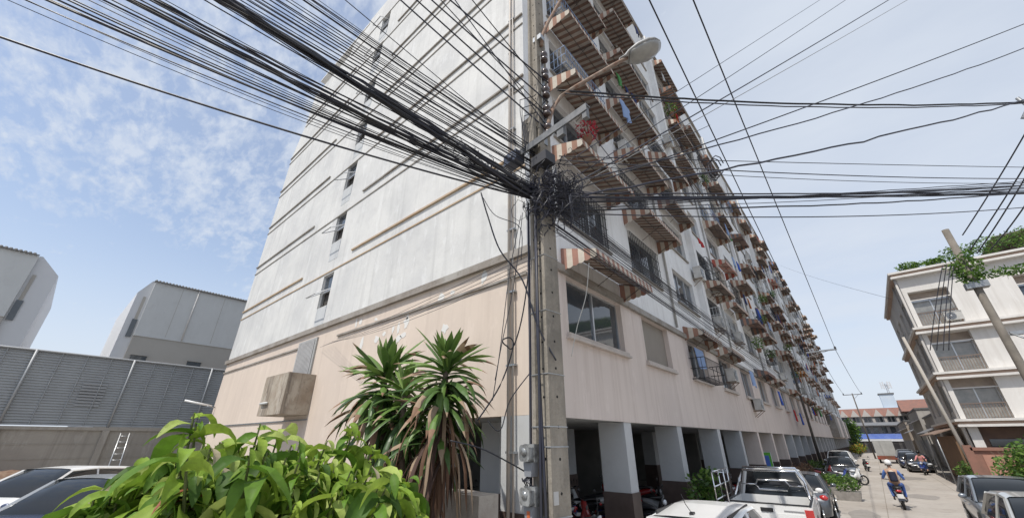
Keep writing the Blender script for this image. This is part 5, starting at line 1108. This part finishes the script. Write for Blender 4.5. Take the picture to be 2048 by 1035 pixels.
r = root('wall_lamp', 'white fluorescent tube lamp on a short arm at the far corner of the gable', 'lamp', (-24.3, 5.6, 4.0)); b = MB(); b.tube([(0, 0, .05), (-.2, -1.1, .25)], .05, 6); b.build('lamp_housing', WHITEP, r); b = MB(); b.tube([(.0, .15, 0), (0, -.2, .04)], .03, 6); b.build('bracket', STEEL, r)
LG = mat('house_light_grey', (.60, .61, .605), .85, c2=(.56, .57, .565), nscale=.3, bump=.1, streak=.12, stc=(.44, .44, .43), grime=.1); DG = mat('house_warm_grey', (.43, .41, .375), .85, c2=(.39, .37, .34), nscale=.3); HW = mat('house_white', (.62, .63, .65), .8); RT = mat('roof_tile_grey', (.28, .28, .28), .8)
def house(label, ya, yb, yf, sgn):
    """ya..yb is the broad face; yf the outer edge of the white fin on its open side"""
    r = root('modern_house', label, 'house', (-46, (ya + yb) / 2, 0), group='new grey and white houses behind the fence', world=True)
    b = MB(); b.box(-54, min(ya, yb), 10.07, -42, max(ya, yb), 14.5); b.build('upper_wall', LG, r)
    b = MB(); b.box(-54, min(ya, yb), 0, -42.02, max(ya, yb), 10.07); b.build('lower_wall', DG, r)
    b = MB(); y2 = yf; pts = [(ya + sgn * -.0, 0), (ya, 14.6), (ya - sgn * .16, 14.62), (y2, 13.45), (y2, 0)]
    b.prism(pts, 'x', -54, -42.3); b.build('fin_wall', HW, r)
    b = MB(); b.box(-42.3, min(ya - sgn * .16, ya - sgn * .34), 10.2, -42.25, max(ya - sgn * .16, ya - sgn * .34), 13.2); b.build('recess', DG, r)
    b = MB(); b.box(-42.3, min(ya - sgn * .1, ya - sgn * .42), 9.9, -42.22, max(ya - sgn * .1, ya - sgn * .42), 11.3); b.build('window', GLASS, r)
    b = MB(); y0, y1 = min(ya, yb), max(ya, yb); n_ = int((y1 - y0) / .22)
    for i in range(n_): b.tube([(-41.8, y0 + i * .22, 14.58), (-53.5, y0 + i * .22, 16.2)], .09, 6)
    b.box(-41.95, y0, 14.5, -41.9, y1, 14.6); b.build('roof', RT, r)
    b = MB(); b.tube([(-41.93, y0 + .2 if sgn < 0 else y0 + 3.0, 10.1), (-41.93, y0 + .2 if sgn < 0 else y0 + 3.0, 14.5)], .05, 6); b.build('gutter_pipe', LEDGE, r)
    b = MB(); b.box(-42.05, y0, 10.02, -41.96, y1, 10.10); b.build('wall_band', LG, r)
    b = MB()
    for q in range(3): b.box(-42.004 + .0, y0 + 1.9 + q * 3.1, 10.2, -41.996, y0 + 1.93 + q * 3.1, 14.4)
    b.build('wall_joint', DG, r)
    for y in (3.44, 7.0) if sgn > 0 else (): b = MB(); b.box(-42.02, y, 7.6, -41.97, y + .95, 8.55); b.mi = 1; b.box(-42.1, y - .05, 8.56, -41.9, y + 1.0, 8.62); b.build('window', [GLASS, DG], r)
    return r
house('grey and white house beside the gable, its slanting white fin on the left', 3.1, 14, 2.32, 1)
house('grey and white house at the left edge, its white fin on the right', -3.42, -14, -2.10, -1)
# low wall by the corner column
r = root('garden_wall', 'stained low concrete wall in front of the corner column', 'wall', (-6.8, 5.2, 0), world=True)
LW = mat('wall_old', (.46, .42, .37), .9, c2=(.34, .30, .26), nscale=1.8, streak=.6, stc=(.08, .07, .06), bump=.3, grime=.35)
b = MB(); b.box(-10.5, 5.13, 0, -5.35, 5.35, 1.66); b.build('wall', LW, r); b = MB(); b.box(-5.35, 4.95, 0, -4.93, 5.40, 1.72); b.build('end_post', LW, r); b = MB(); b.box(-10.5, 5.09, 1.661, -5.352, 5.39, 1.73); b.build('coping', LW, r)

# ---------------------------------------------------------------- the spiky dracaena
dr = root('dracaena', 'spiky dracaena with drooping strap leaves and brown dead skirts in front of the gable', 'plant', (-5.7, 4.05, 0), world=True)
DG_ = [mat('strap_green_%d' % i, c, .42, trans=.15, spec=.5) for i, c in enumerate([(.075, .14, .035), (.12, .21, .045), (.045, .09, .025), (.18, .28, .07)])]
TIPS = [mat('strap_tip', (.22, .13, .08), .8), mat('strap_dry', (.13, .07, .04), .85, trans=.15), mat('strap_dry_pale', (.34, .25, .17), .85, trans=.15), mat('strap_dry_dark', (.07, .04, .03), .9)]
def strap(b, p, az, el, Ln, W_, bend, rr, mi, tip=None):
    seg = 8; d = Vector((math.cos(az) * math.cos(el), math.sin(az) * math.cos(el), math.sin(el))); pts = [Vector(p)]; step = Ln / seg; cur = Vector(p); e = el; tw = rr.uniform(-.5, .5)
    for i in range(seg):
        e2 = e - bend * ((i + 1) / seg) ** 1.25; e2 = max(e2, -1.5); d = Vector((math.cos(az) * math.cos(e2), math.sin(az) * math.cos(e2), math.sin(e2))); cur = cur + d * step; pts.append(cur.copy())
    side0 = Vector((-math.sin(az), math.cos(az), 0)); prev = None
    for i, q in enumerate(pts):
        t = i / seg; w_ = W_ * (.55 + 1.6 * t * (1 - t) * 1.2) * (1 if t < .8 else max(.05, (1 - t) / .2)); dd = (pts[min(i + 1, seg)] - pts[max(i - 1, 0)]).normalized(); nn = side0.cross(dd).normalized(); sd_ = (side0 * math.cos(tw * t) + nn * math.sin(tw * t))
        row = (q - sd_ * w_ + nn * w_ * .55, q, q + sd_ * w_ + nn * w_ * .55)
        if prev:
            b.mi = mi if (tip is None or t < tip) else 4 + (0 if rr.random() < .5 else 2)
            k = b.P(*prev, *row); b.F(k, k + 1, k + 4, k + 3); b.F(k + 1, k + 2, k + 5, k + 4)
        prev = row
heads = [((-6.50, 4.0, 3.70), 1.42, 125), ((-4.86, 4.05, 3.66), 1.28, 110), ((-5.75, 3.95, 3.3), 1.2, 60), ((-5.15, 4.2, 3.0), 1.15, 55), ((-6.25, 4.1, 2.95), 1.2, 55)]
for hi, (c, sc, n_) in enumerate(heads):
    rr = random.Random(100 + hi); b = MB(); b.sm = True
    for i in range(n_):
        t = i / n_; az = i * 2.399 + rr.uniform(-.35, .35)
        if t < .14: el = R(rr.uniform(62, 86)); bend = rr.uniform(.1, .45); Ln = sc * rr.uniform(.32, .46)
        elif t < .40: el = R(rr.uniform(15, 58)); bend = rr.uniform(.3, 1.3); Ln = sc * rr.uniform(.55, .72)
        else: el = R(rr.uniform(-45, 28)); bend = rr.uniform(.7, 1.9); Ln = sc * rr.uniform(.55, .85)
        strap(b, (c[0], c[1], c[2] - .62 * max(0, t - .1) * sc), az, el, Ln, rr.uniform(.032, .047) * sc, bend, rr, rr.choice([0, 1, 1, 3]) if t < .5 else rr.choice([0, 0, 2, 1]), rr.choice([.6, .8, .88, 1.05, 1.05]) if t > .14 else None)
    b.build('leaf_rosette', DG_ + TIPS, dr)
    b = MB(); b.sm = True
    for i in range(40 if hi < 2 else 26): strap(b, (c[0] + rr.uniform(-.08, .08), c[1] + rr.uniform(-.08, .08), c[2] - sc * rr.uniform(.4, 1.15)), rr.uniform(0, 6.28), R(rr.uniform(-75, -25)), sc * rr.uniform(.6, 1.1), .030, 1.2, rr, rr.choice([5, 5, 6, 7]))
    b.build('dead_leaves', DG_ + TIPS, dr)
    b = MB(); b.tube([(-5.7 + (c[0] + 5.7) * .2, 4.05, 0), (-5.7 + (c[0] + 5.7) * .5, 4.1, 1.3), (c[0], c[1], c[2] - .5), (c[0], c[1], c[2])], [.09, .07, .05, .04], 8); b.build('trunk', mat('bark_grey', (.17, .13, .10), .95, c2=(.10, .08, .06), nscale=8, bump=.5), dr)

# ---------------------------------------------------------------- the leafy bush in the foreground
bb = atD(470, 1000, 2.75)
bu = root('leafy_bush', 'bright green bush with drooping pointed leaves filling the bottom of the view', 'bush', (bb.x, bb.y, 0), world=True)
BL = [mat('bush_leaf_%d' % i, c, .58, c2=tuple(q * .66 for q in c), nscale=11, trans=.34, spec=.3, grime=.22) for i, c in enumerate([(.25, .39, .045), (.36, .50, .075), (.14, .27, .03), (.46, .56, .15), (.07, .15, .02)])] + [mat('bush_leaf_red', (.34, .11, .06), .5, trans=.3), mat('bush_leaf_pale', (.42, .36, .24), .6, trans=.3)]
fol = MB(); fol.sm = True; stm = MB(); rr = random.Random(55)
def leaf(b, p, d, Ln, W_, bend):
    d = Vector(d).normalized(); side = d.cross(Vector((0, 0, 1)))
    if side.length < .1: side = Vector((1, 0, 0))
    side.normalize(); roll = rr.uniform(-.9, .9); seg = 6; cur = Vector(p); prev = None; wav = rr.uniform(0, 6)
    for i in range(seg + 1):
        t = i / seg; nn = side.cross(d).normalized(); s2 = side * math.cos(roll) + nn * math.sin(roll); n2 = s2.cross(d).normalized()
        w_ = W_ * (math.sin(math.pi * min(1, t * .93 + .05) ** .8) ** .9 if t < 1 else .02); fold = .32 + .14 * math.sin(wav + t * 7)
        row = (cur - s2 * w_ + n2 * w_ * fold, cur - s2 * w_ * .5 + n2 * w_ * fold * .3, cur, cur + s2 * w_ * .5 + n2 * w_ * fold * .3, cur + s2 * w_ + n2 * w_ * (fold + .1 * math.sin(wav * 2 + t * 9)))
        if prev:
            k = b.P(*prev, *row)
            for q in range(4): b.F(k + q, k + q + 1, k + 6 + q, k + 5 + q)
        prev = row; d = (d + Vector((0, 0, -bend / seg * (1.2 if t > .2 else .5)))).normalized(); cur = cur + d * (Ln / seg)
tips = []
for (x, y, D) in [(392, 835, 2.5), (440, 872, 2.6), (520, 862, 2.6), (560, 850, 2.8), (600, 872, 2.7), (655, 868, 2.6), (705, 850, 2.7), (745, 880, 2.8), (790, 935, 2.8), (826, 985, 2.7), (845, 1025, 2.7), (355, 900, 2.5), (300, 945, 2.5), (255, 975, 2.6), (220, 1000, 2.6), (180, 1035, 2.7), (330, 915, 2.5), (480, 880, 2.6), (630, 900, 2.5), (275, 960, 2.6), (388, 815, 2.5), (520, 838, 2.6), (700, 835, 2.7)]: tips.append((atD(x, y + 12, D), 1))
for i in range(330):
    x = rr.uniform(150, 835); top = 975 - 95 * math.sin(math.pi * max(0, min(1, (x - 150) / 700))) ** .7 + max(0, 300 - x) * .35; y = top + (1160 - top) * rr.random() ** 1.25; D = 2.75 + rr.uniform(-.75 if x > 330 else -.25, .55)
    tips.append((atD(x, y, D), 0))
base = Vector((bb.x, bb.y, .1))
for p, kind in tips:
    q = base + Vector((rr.uniform(-.3, .3), rr.uniform(-.3, .3), 0)); mid = q.lerp(p, .6) + Vector((0, 0, .25)); mid.x = q.x + (p.x - q.x) * .75; mid.y = q.y + (p.y - q.y) * .75
    stm.tube([q, mid, p.lerp(mid, .3) + Vector((0, 0, .03)), p], [.012, .008, .006, .004], 4, False)
    out = (p - mid); out.z = 0; nl = rr.randint(7, 10) if kind else rr.randint(6, 9)
    for i in range(nl):
        a = i * 2.4 + rr.uniform(-.4, .4); el = rr.uniform(-.15, .75) if kind else rr.uniform(-.5, .6)
        d = Vector((math.cos(a) * math.cos(el), math.sin(a) * math.cos(el), math.sin(el))); pos = p - Vector((0, 0, .022 * i))
        u = rr.random(); fol.mi = 5 if u < .006 else 6 if u < .014 else rr.choice([0, 1, 1, 3, 0, 2]) if kind or rr.random() < .6 else rr.choice([0, 2, 4])
        s = rr.choice([rr.uniform(.42, .75), rr.uniform(.6, 1.0), rr.uniform(.95, 1.4)]) * (.6 if i == 0 else 1); leaf(fol, pos, d, .20 * s, .034 * s, rr.uniform(1.4, 3.4))
fol.build('foliage', BL, bu); stm.build('stem', mat('stem_green', (.10, .12, .04), .7), bu)
shrub('bare dry twig bush at the foot of the gable wall', (-22.5, 4.4, .33), (1.2, .7, .7), 200, .2, 61)
